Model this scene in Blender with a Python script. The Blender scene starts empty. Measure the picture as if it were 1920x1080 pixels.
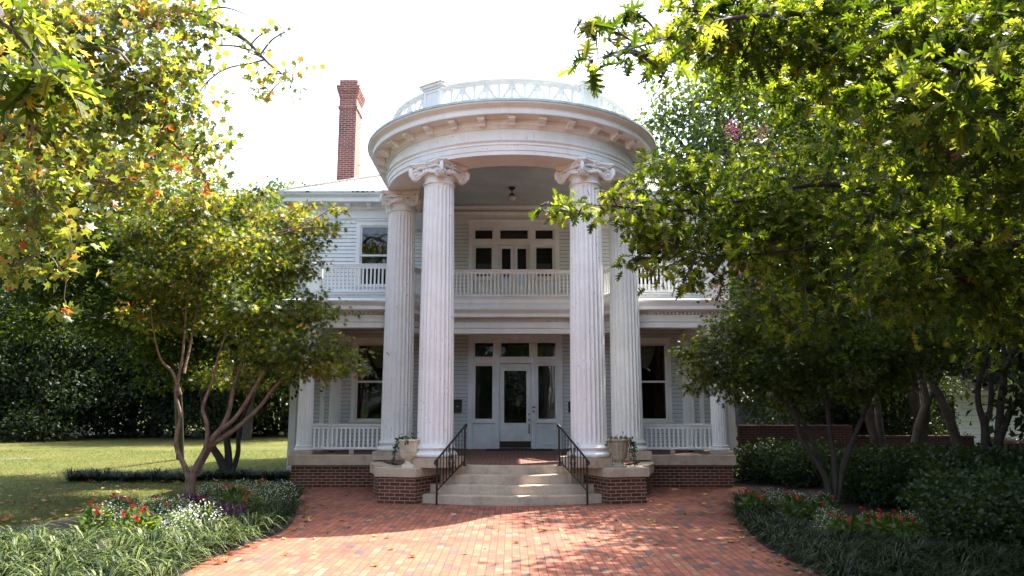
import bpy, math, random
import numpy as np
from mathutils import Vector, Matrix
random.seed(7); RNG = np.random.default_rng(11)
SC = bpy.context.scene
COL = SC.collection
R = math.radians

# ------------------------------------------------------------------ camera, world, sun, exposure
FPX = 1400.0; TILT = math.atan(225 / FPX); CAMH = 1.86; CAMY = -17.8
cam_d = bpy.data.cameras.new('camera'); cam = bpy.data.objects.new('camera', cam_d); COL.objects.link(cam)
cam_d.sensor_width = 36.0; cam_d.lens = 36.0 * FPX / 1920.0; cam_d.clip_end = 2000; cam_d.clip_start = 0.05
cam.location = (0, CAMY, CAMH); cam.rotation_euler = (math.pi / 2 + TILT, 0, 0)
SC.camera = cam
SUN_EL, SUN_AZ = R(59), R(50)      # azimuth measured from +Y towards +X: behind the house, to the right
world = bpy.data.worlds.new('World'); SC.world = world; world.use_nodes = True
wn = world.node_tree.nodes; wl = world.node_tree.links
sky = wn.new('ShaderNodeTexSky'); sky.sky_type = 'NISHITA'; sky.sun_disc = False
sky.sun_elevation = SUN_EL; sky.sun_rotation = SUN_AZ
sky.air_density = 1.0; sky.dust_density = 3.0; sky.ozone_density = 1.0; sky.altitude = 0
bg = wn['Background']; bg.inputs['Strength'].default_value = 0.15
_bw = wn.new('ShaderNodeRGBToBW'); wl.new(sky.outputs['Color'], _bw.inputs[0])
_mx = wn.new('ShaderNodeMix'); _mx.data_type = 'RGBA'; _mx.inputs[0].default_value = 0.3
wl.new(sky.outputs['Color'], _mx.inputs[6]); wl.new(_bw.outputs[0], _mx.inputs[7]); wl.new(_mx.outputs[2], bg.inputs['Color'])   # thin white overcast veil
sun_d = bpy.data.lights.new('sun', 'SUN'); sun_d.energy = 3.4; sun_d.angle = R(0.53); sun_d.color = (1.0, 0.94, 0.84)
sun = bpy.data.objects.new('sun', sun_d); COL.objects.link(sun)
sdir = Vector((math.sin(SUN_AZ) * math.cos(SUN_EL), math.cos(SUN_AZ) * math.cos(SUN_EL), math.sin(SUN_EL)))
sun.rotation_euler = sdir.to_track_quat('Z', 'Y').to_euler(); sun.location = (20, 20, 40)
SC.view_settings.view_transform = 'Standard'; SC.view_settings.look = 'None'
SC.view_settings.exposure = 2.5; SC.view_settings.gamma = 1.0
SC.render.engine = 'CYCLES'
SC.cycles.max_bounces = 8; SC.cycles.diffuse_bounces = 4; SC.cycles.transmission_bounces = 6; SC.cycles.glossy_bounces = 3
SC.cycles.transparent_max_bounces = 6
SC.cycles.use_denoising = True
SC.cycles.sample_clamp_indirect = 6.0

_ct, _st = math.cos(TILT), math.sin(TILT)
def at(px, py, d):
    """World point seen at photo pixel (1920x1080) at d metres in front of the camera."""
    a = (px - 960) / FPX; b = (540 - py) / FPX
    dy = _ct - b * _st; dz = _st + b * _ct
    t = d / dy
    return np.array((a * t, CAMY + d, CAMH + dz * t))
def ground(px, py, z=0.0):
    a = (px - 960) / FPX; b = (540 - py) / FPX
    dy = _ct - b * _st; dz = _st + b * _ct
    t = (z - CAMH) / dz
    return np.array((a * t, CAMY + dy * t, z))

# ------------------------------------------------------------------ material helpers
def new_mat(name):
    m = bpy.data.materials.new(name); m.use_nodes = True
    nt = m.node_tree; return m, nt, nt.nodes, nt.links, nt.nodes['Principled BSDF']
def N(nodes, typ, **kw):
    n = nodes.new(typ)
    for k, v in kw.items():
        if k in n.bl_rna.properties: setattr(n, k, v)
        else: n.inputs[k].default_value = v
    return n
def ramp(nodes, stops, interp='LINEAR'):
    n = nodes.new('ShaderNodeValToRGB'); cr = n.color_ramp; cr.interpolation = interp
    while len(cr.elements) < len(stops): cr.elements.new(0.5)
    for e, (p, c) in zip(cr.elements, stops):
        e.position = p; e.color = (c[0], c[1], c[2], 1) if len(c) == 3 else c
    return n
def mixc(nodes, links, fac, a, b, blend='MIX'):
    n = nodes.new('ShaderNodeMix'); n.data_type = 'RGBA'; n.blend_type = blend
    for sock, v in ((0, fac), (6, a), (7, b)):
        if hasattr(v, 'node'): links.new(v, n.inputs[sock])
        elif sock == 0: n.inputs[0].default_value = v
        else: n.inputs[sock].default_value = (v[0], v[1], v[2], 1)
    return n.outputs[2]
def math_n(nodes, links, op, a, b=None, c=None):
    n = nodes.new('ShaderNodeMath'); n.operation = op
    for i, v in enumerate((a, b, c)):
        if v is None: continue
        if hasattr(v, 'node'): links.new(v, n.inputs[i])
        else: n.inputs[i].default_value = v
    return n.outputs[0]
def bump(nodes, links, h, strength, dist, bsdf):
    b = nodes.new('ShaderNodeBump'); b.inputs['Strength'].default_value = strength; b.inputs['Distance'].default_value = dist
    links.new(h, b.inputs['Height']); links.new(b.outputs[0], bsdf.inputs['Normal']); return b

def paint(name, col, chips=0.0, rough=0.5, dirt=0.25):
    """Weathered house paint: soft dirt clouds, and (chips) small upright cracks where the paint has flaked to grey wood."""
    m, nt, n, l, b = new_mat(name)
    tc = n.new('ShaderNodeTexCoord')
    n1 = N(n, 'ShaderNodeTexNoise', Scale=1.3, Detail=8.0, Roughness=0.65); l.new(tc.outputs['Object'], n1.inputs['Vector'])
    r1 = ramp(n, [(0.35, [c * (1 - dirt) * f for c, f in zip(col, (1.0, 0.99, 0.96))]), (0.62, col)]); l.new(n1.outputs[0], r1.inputs[0])
    mv = n.new('ShaderNodeMapping'); mv.inputs['Scale'].default_value = (1, 1, 0.12); l.new(tc.outputs['Object'], mv.inputs[0])
    n5 = N(n, 'ShaderNodeTexNoise', Scale=7.0, Detail=6.0, Roughness=0.7); l.new(mv.outputs[0], n5.inputs['Vector'])
    r5 = ramp(n, [(0.30, (0.80, 0.80, 0.785)), (0.50, (1, 1, 1))]); l.new(n5.outputs[0], r5.inputs[0])
    c = mixc(n, l, 0.45, r1.outputs[0], r5.outputs[0], 'MULTIPLY')
    n3 = N(n, 'ShaderNodeTexNoise', Scale=28.0, Detail=4.0); l.new(tc.outputs['Object'], n3.inputs['Vector'])
    h = n3.outputs[0]
    if chips > 0:
        mp = n.new('ShaderNodeMapping'); mp.inputs['Scale'].default_value = (1, 1, 0.22); l.new(tc.outputs['Object'], mp.inputs[0])
        n2 = N(n, 'ShaderNodeTexNoise', Scale=46.0, Detail=3.0, Roughness=0.55); l.new(mp.outputs[0], n2.inputs['Vector'])
        n4 = N(n, 'ShaderNodeTexNoise', Scale=2.6, Detail=3.0); l.new(tc.outputs['Object'], n4.inputs['Vector'])
        s = math_n(n, l, 'MULTIPLY_ADD', n4.outputs[0], 0.22, n2.outputs[0])
        t = 0.845 - 0.06 * chips
        r2 = ramp(n, [(t, (0, 0, 0)), (t + 0.02, (1, 1, 1))]); l.new(s, r2.inputs[0])
        c = mixc(n, l, r2.outputs[0], c, (0.34, 0.32, 0.30))
        h = math_n(n, l, 'MULTIPLY_ADD', r2.outputs[0], -1.5, h)
    l.new(c, b.inputs['Base Color']); b.inputs['Roughness'].default_value = rough
    bump(n, l, h, 0.25, 0.006, b)
    return m
def simple(name, col, rough=0.6, metal=0.0, var=0.2, scale=6.0, bmp=0.15):
    m, nt, n, l, b = new_mat(name)
    tc = n.new('ShaderNodeTexCoord')
    n1 = N(n, 'ShaderNodeTexNoise', Scale=scale, Detail=6.0, Roughness=0.6); l.new(tc.outputs['Object'], n1.inputs['Vector'])
    r1 = ramp(n, [(0.3, [c * (1 - var) for c in col]), (0.7, [min(1, c * (1 + var * 0.6)) for c in col])]); l.new(n1.outputs[0], r1.inputs[0])
    l.new(r1.outputs[0], b.inputs['Base Color']); b.inputs['Roughness'].default_value = rough; b.inputs['Metallic'].default_value = metal
    if bmp: bump(n, l, n1.outputs[0], bmp, 0.01, b)
    return m
def stone(name, col):
    m, nt, n, l, b = new_mat(name)
    tc = n.new('ShaderNodeTexCoord')
    n1 = N(n, 'ShaderNodeTexNoise', Scale=2.2, Detail=8.0, Roughness=0.7); l.new(tc.outputs['Object'], n1.inputs['Vector'])
    n2 = N(n, 'ShaderNodeTexNoise', Scale=60.0, Detail=3.0); l.new(tc.outputs['Object'], n2.inputs['Vector'])
    r1 = ramp(n, [(0.28, [c * 0.5 for c in col]), (0.5, [c * 0.88 for c in col]), (0.7, col)]); l.new(n1.outputs[0], r1.inputs[0])
    r2 = ramp(n, [(0.3, (0.75, 0.75, 0.75)), (0.7, (1.1, 1.1, 1.1))]); l.new(n2.outputs[0], r2.inputs[0])
    c = mixc(n, l, 1.0, r1.outputs[0], r2.outputs[0], 'MULTIPLY')
    l.new(c, b.inputs['Base Color']); b.inputs['Roughness'].default_value = 0.85
    bump(n, l, n2.outputs[0], 0.3, 0.006, b)
    return m
def brick(name, stops, mortar, bw, bh, gap=0.010, mode='UV', bumpd=0.006, wobble=0.0):
    """Running-bond brick: each brick gets its own random colour. bw x bh metres (joint included)."""
    m, nt, n, l, b = new_mat(name)
    tc = n.new('ShaderNodeTexCoord')
    sep = n.new('ShaderNodeSeparateXYZ')
    vec = tc.outputs[mode]
    if wobble:
        nw = N(n, 'ShaderNodeTexNoise', Scale=2.0, Detail=2.0); l.new(vec, nw.inputs['Vector'])
        vs = n.new('ShaderNodeVectorMath'); vs.operation = 'SUBTRACT'; l.new(nw.outputs['Color'], vs.inputs[0]); vs.inputs[1].default_value = (0.5, 0.5, 0.5)
        va = n.new('ShaderNodeVectorMath'); va.operation = 'MULTIPLY_ADD'; l.new(vs.outputs[0], va.inputs[0]); va.inputs[1].default_value = (wobble,) * 3; l.new(vec, va.inputs[2]); vec = va.outputs[0]
    l.new(vec, sep.inputs[0])
    row_f = math_n(n, l, 'DIVIDE', sep.outputs[1], bh); row = math_n(n, l, 'FLOOR', row_f)
    off = math_n(n, l, 'MULTIPLY', math_n(n, l, 'FLOORED_MODULO', row, 2.0), 0.5)
    col_f = math_n(n, l, 'ADD', math_n(n, l, 'DIVIDE', sep.outputs[0], bw), off); colm = math_n(n, l, 'FLOOR', col_f)
    cb = n.new('ShaderNodeCombineXYZ'); l.new(colm, cb.inputs[0]); l.new(row, cb.inputs[1])
    wnz = n.new('ShaderNodeTexWhiteNoise'); wnz.noise_dimensions = '2D'; l.new(cb.outputs[0], wnz.inputs[0])
    cr = ramp(n, stops); l.new(wnz.outputs['Value'], cr.inputs[0])
    def edge(f, size):
        fr = math_n(n, l, 'FRACT', f); d = math_n(n, l, 'MINIMUM', fr, math_n(n, l, 'SUBTRACT', 1.0, fr))
        return math_n(n, l, 'MULTIPLY', d, size)
    d = math_n(n, l, 'MINIMUM', edge(row_f, bh), edge(col_f, bw))
    nz = N(n, 'ShaderNodeTexNoise', Scale=25.0, Detail=5.0); l.new(tc.outputs['Object'], nz.inputs['Vector'])
    d2 = math_n(n, l, 'MULTIPLY_ADD', math_n(n, l, 'SUBTRACT', nz.outputs[0], 0.5), gap * 0.5, d)
    mk = ramp(n, [(0.0, (0, 0, 0)), (1.0, (1, 1, 1))])
    mr = n.new('ShaderNodeMapRange'); l.new(d2, mr.inputs[0]); mr.inputs[1].default_value = gap * 0.35; mr.inputs[2].default_value = gap * 0.65
    nd = N(n, 'ShaderNodeTexNoise', Scale=1.1, Detail=7.0, Roughness=0.65); l.new(tc.outputs['Object'], nd.inputs['Vector'])
    rd = ramp(n, [(0.28, (0.50, 0.47, 0.46)), (0.48, (0.92, 0.92, 0.92)), (0.68, (1.14, 1.12, 1.1))]); l.new(nd.outputs[0], rd.inputs[0])
    rz = ramp(n, [(0.3, (0.8, 0.8, 0.8)), (0.7, (1.12, 1.12, 1.12))]); l.new(nz.outputs[0], rz.inputs[0])
    cc = mixc(n, l, 1.0, cr.outputs[0], rd.outputs[0], 'MULTIPLY'); cc = mixc(n, l, 1.0, cc, rz.outputs[0], 'MULTIPLY')
    l.new(mixc(n, l, mr.outputs[0], mortar, cc), b.inputs['Base Color'])
    b.inputs['Roughness'].default_value = 0.85
    hh = math_n(n, l, 'MULTIPLY_ADD', nz.outputs[0], 0.3, mr.outputs[0]); hh = math_n(n, l, 'MULTIPLY_ADD', wnz.outputs['Value'], 0.35, hh)
    bump(n, l, hh, 0.6, bumpd, b)
    return m
def leaf_mat(name, stops, tstops, trans=0.45, rough=0.42, spec=0.5, vary=0.0):
    """Leaf: colour varies leaf by leaf (attribute 'tint'); lets light through."""
    m, nt, n, l, b = new_mat(name)
    at_ = n.new('ShaderNodeAttribute'); at_.attribute_name = 'tint'
    r1 = ramp(n, stops); l.new(at_.outputs['Fac'], r1.inputs[0])
    r2 = ramp(n, tstops); l.new(at_.outputs['Fac'], r2.inputs[0])
    oi = n.new('ShaderNodeObjectInfo'); hs = n.new('ShaderNodeHueSaturation')          # every plant its own shade of green
    l.new(math_n(n, l, 'MULTIPLY_ADD', oi.outputs['Random'], vary, 1.0 - vary * .45), hs.inputs['Value']); l.new(math_n(n, l, 'MULTIPLY_ADD', oi.outputs['Random'], -.03 * vary, .5 + .012 * vary), hs.inputs['Hue'])
    l.new(r1.outputs[0], hs.inputs['Color']); l.new(hs.outputs[0], b.inputs['Base Color']); b.inputs['Roughness'].default_value = rough
    b.inputs['Specular IOR Level'].default_value = spec
    t = n.new('ShaderNodeBsdfTranslucent'); l.new(r2.outputs[0], t.inputs['Color'])
    mx = n.new('ShaderNodeMixShader'); mx.inputs[0].default_value = trans
    l.new(b.outputs[0], mx.inputs[1]); l.new(t.outputs[0], mx.inputs[2])
    l.new(mx.outputs[0], n['Material Output'].inputs['Surface'])
    return m

WHITE = paint('white_paint', (0.80, 0.80, 0.80), 0.25, dirt=0.12)
COLW = paint('flaking_white_paint', (0.82, 0.82, 0.82), 0.95, dirt=0.12)
SIDING = paint('siding_paint', (0.76, 0.77, 0.76), 0.1, dirt=0.10)
SIDING_SHADE = paint('porch_shade_siding_paint', (0.56, 0.585, 0.60), 0.1, dirt=0.12)  # siding colour greyed to carry the shade of the porch
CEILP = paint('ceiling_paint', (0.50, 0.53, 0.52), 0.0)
TRIMDARK = paint('door_paint', (0.70, 0.73, 0.76), 0.05)
STONE = stone('limestone', (0.58, 0.46, 0.34))
URN = stone('cast_stone', (0.82, 0.73, 0.55))
FBRICK = brick('foundation_brick', [(0.0, (0.075, 0.019, 0.010)), (0.5, (0.12, 0.03, 0.014)), (0.85, (0.16, 0.043, 0.02)), (1.0, (0.055, 0.018, 0.013))], (0.30, 0.24, 0.17), 0.2134, 0.0685, 0.014)
CBRICK = brick('chimney_brick', [(0.0, (0.20, 0.05, 0.04)), (0.6, (0.30, 0.075, 0.055)), (1.0, (0.16, 0.045, 0.04))], (0.44, 0.38, 0.33), 0.2134, 0.0685, 0.013)
PAVE = brick('paving_brick', [(0.0, (0.10, 0.062, 0.055)), (0.07, (0.14, 0.075, 0.06)), (0.12, (0.23, 0.075, 0.042)), (0.45, (0.31, 0.092, 0.047)), (0.72, (0.36, 0.118, 0.062)), (0.88, (0.26, 0.062, 0.04)), (1.0, (0.34, 0.165, 0.095))], (0.055, 0.038, 0.03), 0.205, 0.102, 0.011, wobble=0.012, bumpd=0.004)
FLOORB = brick('porch_floor_brick', [(0.0, (0.10, 0.03, 0.022)), (0.6, (0.15, 0.045, 0.03)), (1.0, (0.20, 0.065, 0.045))], (0.32, 0.24, 0.19), 0.205, 0.102, 0.009, mode='Object', bumpd=0.003)
WALLB = brick('garden_wall_brick', [(0.0, (0.06, 0.018, 0.012)), (0.6, (0.11, 0.032, 0.02)), (1.0, (0.07, 0.02, 0.015))], (0.14, 0.105, 0.08), 0.2134, 0.0685, 0.012)
IRON = simple('black_iron', (0.014, 0.014, 0.016), 0.4, 0.3, 0.3, 20, 0.05)
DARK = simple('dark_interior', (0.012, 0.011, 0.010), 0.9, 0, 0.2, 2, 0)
BRONZE = simple('dark_bronze', (0.03, 0.022, 0.016), 0.35, 0.6, 0.3, 15, 0.05)
CURT_W = simple('cream_curtain', (0.55, 0.48, 0.36), 0.9, 0, 0.15, 8, 0.1)
CURT_R = simple('red_curtain', (0.16, 0.02, 0.02), 0.9, 0, 0.3, 8, 0.1)
CURT_B = simple('lavender_curtain', (0.42, 0.44, 0.56), 0.9, 0, 0.12, 8, 0.1)
MAT = simple('door_mat_fibre', (0.012, 0.012, 0.012), 0.95, 0, 0.3, 40, 0.3)
GLOBE = simple('milk_glass', (0.55, 0.48, 0.38), 0.3, 0, 0.1, 8, 0)
STEEL = simple('galvanized_drip_edge', (0.42, 0.50, 0.50), 0.4, 0.3, 0.3, 5, 0.05)
BARK = simple('smooth_bark', (0.215, 0.135, 0.092), 0.8, 0, 0.55, 11, 0.7)
BARKD = simple('dark_bark', (0.045, 0.036, 0.028), 0.9, 0, 0.5, 9, 0.6)
BARKL = simple('pale_bark', (0.13, 0.10, 0.075), 0.8, 0, 0.45, 5, 0.4)
SOIL = simple('mulch_soil', (0.032, 0.022, 0.015), 0.95, 0, 0.6, 30, 0.8)
def glass_mat():
    m, nt, n, l, b = new_mat('window_glass')
    g = n.new('ShaderNodeBsdfGlossy'); g.inputs['Roughness'].default_value = 0.02; g.inputs['Color'].default_value = (0.9, 0.95, 1, 1)
    t = n.new('ShaderNodeBsdfTransparent'); t.inputs['Color'].default_value = (0.62, 0.64, 0.62, 1)
    f = n.new('ShaderNodeFresnel'); f.inputs['IOR'].default_value = 1.5
    tc = n.new('ShaderNodeTexCoord'); nz = N(n, 'ShaderNodeTexNoise', Scale=1.7, Detail=1.0); l.new(tc.outputs['Object'], nz.inputs['Vector'])
    bp = n.new('ShaderNodeBump'); bp.inputs['Strength'].default_value = 0.25; bp.inputs['Distance'].default_value = 0.02; l.new(nz.outputs[0], bp.inputs['Height']); l.new(bp.outputs[0], g.inputs['Normal'])
    mx = n.new('ShaderNodeMixShader'); l.new(f.outputs[0], mx.inputs[0]); l.new(t.outputs[0], mx.inputs[1]); l.new(g.outputs[0], mx.inputs[2])
    l.new(mx.outputs[0], n['Material Output'].inputs['Surface']); return m
GLASS = glass_mat()
def shingle_mat(name, a, b_, row=0.14, w=0.25):
    return brick(name, [(0, a), (0.6, b_), (1, [c * 0.8 for c in a])], [c * 0.25 for c in a], w, row, 0.018, 'UV', 0.01)
ROOFM = shingle_mat('grey_shingles', (0.24, 0.23, 0.21), (0.31, 0.30, 0.275))
ROOFB = shingle_mat('brown_shingles', (0.13, 0.10, 0.075), (0.19, 0.15, 0.11))

# ------------------------------------------------------------------ mesh helpers
class MB:
    """Collects faces (with metre-scaled UVs) and links them as one mesh object."""
    def __init__(s): s.v = []; s.f = []; s.uv = []; s.mi = []
    def add(s, v, f, uv=None, mi=0):
        o = len(s.v); s.v += [tuple(map(float, p)) for p in v]
        for k, face in enumerate(f):
            s.f.append([o + i for i in face]); s.mi.append(mi)
            if uv is not None: s.uv.append(uv[k])
            else: s.uv.append([(s.v[o + i][0] + s.v[o + i][1], s.v[o + i][2]) for i in face])
        return s
    def box(s, c, d, rz=0.0, mi=0, bev=0.0):
        x, y, z = (k / 2 for k in d); ca, sa = math.cos(rz), math.sin(rz)
        b = min(bev, x * .9, y * .9, z * .9)
        if b <= 0:
            pts = [(-x, -y, -z), (x, -y, -z), (x, y, -z), (-x, y, -z), (-x, -y, z), (x, -y, z), (x, y, z), (-x, y, z)]
            fs = [(0, 3, 2, 1), (4, 5, 6, 7), (0, 1, 5, 4), (1, 2, 6, 5), (2, 3, 7, 6), (3, 0, 4, 7)]
        else:
            ring = lambda xx, yy, zz: [(-xx, -yy, zz), (xx, -yy, zz), (xx, yy, zz), (-xx, yy, zz)]
            pts = ring(x - b, y - b, -z) + ring(x, y, -z + b) + ring(x, y, z - b) + ring(x - b, y - b, z)
            fs = [(0, 3, 2, 1), (12, 13, 14, 15)]
            for k in range(3):
                for i in range(4): j = (i + 1) % 4; fs.append((4 * k + i, 4 * k + j, 4 * k + 4 + j, 4 * k + 4 + i))
        P = [(c[0] + p[0] * ca - p[1] * sa, c[1] + p[0] * sa + p[1] * ca, c[2] + p[2]) for p in pts]
        return s.add(P, fs, None, mi)
    def bx(s, x0, x1, y0, y1, z0, z1, mi=0, bev=0.0):
        return s.box(((x0 + x1) / 2, (y0 + y1) / 2, (z0 + z1) / 2), (abs(x1 - x0), abs(y1 - y0), abs(z1 - z0)), 0, mi, bev)
    def tube(s, pts, rad, n=8, mi=0, cap=True):
        pts = [Vector(p) for p in pts]; m = len(pts)
        if not hasattr(rad, '__len__'): rad = [rad] * m
        V = []; ref = None
        for i, p in enumerate(pts):
            t = (pts[min(i + 1, m - 1)] - pts[max(i - 1, 0)])
            if t.length < 1e-9: t = Vector((0, 0, 1))
            t.normalize()
            if ref is None: ref = Vector((1, 0, 0)) if abs(t.x) < 0.8 else Vector((0, 1, 0))
            u = (ref - t * ref.dot(t)).normalized(); w = t.cross(u); ref = u
            for k in range(n):
                a = 2 * math.pi * k / n; V.append(p + (u * math.cos(a) + w * math.sin(a)) * rad[i])
        F = []; U = []; acc = 0.0
        for i in range(m - 1):
            L = (pts[i + 1] - pts[i]).length
            for k in range(n):
                j = (k + 1) % n
                F.append((i * n + k, i * n + j, (i + 1) * n + j, (i + 1) * n + k))
                U.append([(k / n, acc), ((k + 1) / n, acc), ((k + 1) / n, acc + L), (k / n, acc + L)])
            acc += L
        if cap:
            F.append(tuple(range(n))[::-1]); U.append([(0, 0)] * n); F.append(tuple((m - 1) * n + k for k in range(n))); U.append([(0, 0)] * n)
        return s.add(V, F, U, mi)
    def lathe(s, prof, c=(0, 0, 0), n=32, mi=0, scale=None):
        V = []; m = len(prof)
        for r, z in prof:
            for k in range(n):
                a = 2 * math.pi * k / n; V.append((c[0] + r * math.cos(a), c[1] + r * math.sin(a), c[2] + z))
        F = [(i * n + k, i * n + (k + 1) % n, (i + 1) * n + (k + 1) % n, (i + 1) * n + k) for i in range(m - 1) for k in range(n)]
        if prof[0][0] > 1e-4: F.append(tuple(range(n))[::-1])
        if prof[-1][0] > 1e-4: F.append(tuple((m - 1) * n + k for k in range(n)))
        return s.add(V, F, None, mi)
    def sweep(s, path, prof, closed=False, mi=0, cap=False, poff=None):
        """prof: (outward offset, z) points swept along a plan path; outward is to the right of travel."""
        P = [np.array(p, float)[:2] for p in path]; m = len(P); nrm = []
        for i in range(m):
            a = P[(i - 1) % m] if (closed or i > 0) else None; b = P[(i + 1) % m] if (closed or i < m - 1) else None
            d1 = (P[i] - a) / np.linalg.norm(P[i] - a) if a is not None else None
            d2 = (b - P[i]) / np.linalg.norm(b - P[i]) if b is not None else None
            if d1 is None: d1 = d2
            if d2 is None: d2 = d1
            n1 = np.array((d1[1], -d1[0])); n2 = np.array((d2[1], -d2[0])); q = n1 + n2; q = q / np.linalg.norm(q)
            nrm.append(q / max(0.35, q.dot(n1)))
        V = []; k = len(prof); su = [0.0]; pv = [0.0]
        for i in range(1, k): pv.append(pv[-1] + math.hypot(prof[i][0] - prof[i - 1][0], prof[i][1] - prof[i - 1][1]))
        base = prof[0][1]
        for i in range(m + (1 if closed else 0)):
            ii = i % m
            if i > 0: su.append(su[-1] + float(np.linalg.norm(P[ii] - P[i - 1])))
            for o, z in prof: V.append((P[ii][0] + nrm[ii][0] * o, P[ii][1] + nrm[ii][1] * o, z))
        F = []; U = []
        for i in range(len(su) - 1):
            for j in range(k - 1):
                F.append((i * k + j, (i + 1) * k + j, (i + 1) * k + j + 1, i * k + j + 1))
                U.append([(su[i], base + pv[j]), (su[i + 1], base + pv[j]), (su[i + 1], base + pv[j + 1]), (su[i], base + pv[j + 1])])
        if cap:
            for i in (0, len(su) - 1):
                F.append(tuple(i * k + j for j in range(k))); U.append([(prof[j][0], prof[j][1]) for j in range(k)])
        return s.add(V, F, U, mi)
    def poly(s, pts, z, mi=0):
        return s.add([(p[0], p[1], z) for p in pts], [tuple(range(len(pts)))], [[(p[0], p[1]) for p in pts]], mi)
    def build(s, name, mats, parent=None, smooth=None, loc=None):
        me = bpy.data.meshes.new(name); me.from_pydata(s.v, [], s.f)
        ul = me.uv_layers.new(name='UVMap'); flat = [c for f in s.uv for p in f for c in p[:2]]
        ul.data.foreach_set('uv', flat)
        mats = mats if isinstance(mats, (list, tuple)) else [mats]
        for m in mats: me.materials.append(m)
        if len(mats) > 1: me.polygons.foreach_set('material_index', s.mi)
        if smooth is not None:
            me.polygons.foreach_set('use_smooth', [True] * len(me.polygons)); me.set_sharp_from_angle(angle=R(smooth))
        me.update(); me.validate()
        o = bpy.data.objects.new(name, me); COL.objects.link(o)
        if loc is not None:
            me.transform(Matrix.Translation(-Vector(loc))); o.location = loc
        if parent is not None:
            o.parent = parent
            if loc is None: pass
            o.matrix_parent_inverse = Matrix.Translation(parent_loc(parent)).inverted()
        return o
def parent_loc(p):
    v = Vector((0, 0, 0))
    while p is not None: v = v + (p.location if True else v); p = p.parent if p.parent is None else None
    return v
def tag(o, label=None, cat=None, group=None, kind=None):
    if label: o['label'] = label
    if cat: o['category'] = cat
    if group: o['group'] = group
    if kind: o['kind'] = kind
    return o
def empty(name, loc, label, cat, group=None):
    o = bpy.data.objects.new(name, None); COL.objects.link(o); o.location = loc; o.empty_display_size = 0.2
    return tag(o, label, cat, group)
def copy_tree(o, loc=None, rz=None, parent=None, scale=None):
    c = o.copy(); COL.objects.link(c)
    if parent is not None: c.parent = parent
    for ch in o.children: copy_tree(ch, parent=c)
    if loc is not None: c.location = loc
    if rz is not None: c.rotation_euler[2] = rz
    if scale is not None: c.scale = (scale,) * 3 if not hasattr(scale, '__len__') else scale
    return c
def arc(cx, cy, r, a0, a1, n):
    return [(cx + r * math.cos(R(a0 + (a1 - a0) * i / n)), cy + r * math.sin(R(a0 + (a1 - a0) * i / n))) for i in range(n + 1)]
def curve(pts, n=8):
    """Catmull-Rom through points."""
    P = [np.array(p, float) for p in pts]; P = [2 * P[0] - P[1]] + P + [2 * P[-1] - P[-2]]; out = []
    for i in range(1, len(P) - 2):
        for k in range(n):
            t = k / n; a, b, c, d = P[i - 1], P[i], P[i + 1], P[i + 2]
            out.append(0.5 * ((2 * b) + (c - a) * t + (2 * a - 5 * b + 4 * c - d) * t * t + (3 * b - a - 3 * c + d) * t ** 3))
    out.append(P[-2]); return out

# ------------------------------------------------------------------ the house
HW = 3.55          # front wall plane of the two side rooms
HR = 4.15          # recessed centre bay wall
HX = 6.25          # half width
FZ = 0.70          # porch floor
RF = 3.0           # frieze face radius of the round portico
house = empty('mansion', (0, 0, 0), 'white two storey mansion with round columned portico, seen across the brick drive', 'house')
def part(mb, name, mat, parent=house, smooth=None, label=None, loc=None):
    o = mb.build(name, mat, parent, smooth, loc)
    if label: o['label'] = label
    return o

# --- clapboard walls with real openings
def clapboard(mb, p0, p1, z0, z1, openings=(), h=0.112, t=0.022):
    """Overlapping boards from plan point p0 to p1 (outward on the right); openings in (s0, s1, z0, z1)."""
    p0 = np.array(p0, float); p1 = np.array(p1, float); L = np.linalg.norm(p1 - p0); d = (p1 - p0) / L; n = np.array((d[1], -d[0]))
    k = int(math.ceil((z1 - z0) / h))
    for i in range(k):
        a, b = z0 + i * h + .009, min(z1, z0 + (i + 1) * h); mid = (a + b) / 2
        iv = [(0.0, L)]
        for s0, s1, oz0, oz1 in openings:
            if oz0 < mid < oz1:
                nv = []
                for u, v in iv:
                    if s1 <= u or s0 >= v: nv.append((u, v)); continue
                    if s0 > u: nv.append((u, s0))
                    if s1 < v: nv.append((s1, v))
                iv = nv
        for u, v in iv:
            jit = random.uniform(-0.001, 0.001)
            def q(s, o, z): return (p0[0] + d[0] * s + n[0] * o, p0[1] + d[1] * s + n[1] * o, z)
            mb.add([q(u, -.012, a + .004), q(v, -.012, a + .004), q(u, t + jit, a), q(v, t + jit, a), q(u, 0.003, b), q(v, 0.003, b)], [(0, 1, 3, 2), (2, 3, 5, 4)])
W_UP = [(-4.43, -3.38, 5.38, 7.12), (3.36, 4.40, 5.38, 7.12)]
W_LO = [(-4.43, -3.38, 1.53, 3.66), (3.36, 4.40, 1.53, 3.66)]
DOOR_LO = (-1.28, 1.47, FZ, 4.0); DOOR_UP = (-1.30, 1.42, 4.80, 7.40)
mb = MB(); ml_ = MB(); ZS = FZ + .112 * 32
for sx in (-1, 1):
    ops = []
    for x0, x1, z0, z1 in W_UP + W_LO:
        if x0 * sx > 0: ops.append((x0, x1, z0, z1))
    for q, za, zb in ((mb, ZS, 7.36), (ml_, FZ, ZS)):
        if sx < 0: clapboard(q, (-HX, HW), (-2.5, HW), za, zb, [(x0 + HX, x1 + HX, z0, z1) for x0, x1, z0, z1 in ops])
        else: clapboard(q, (2.5, HW), (HX, HW), za, zb, [(x0 - 2.5, x1 - 2.5, z0, z1) for x0, x1, z0, z1 in ops])
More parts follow.
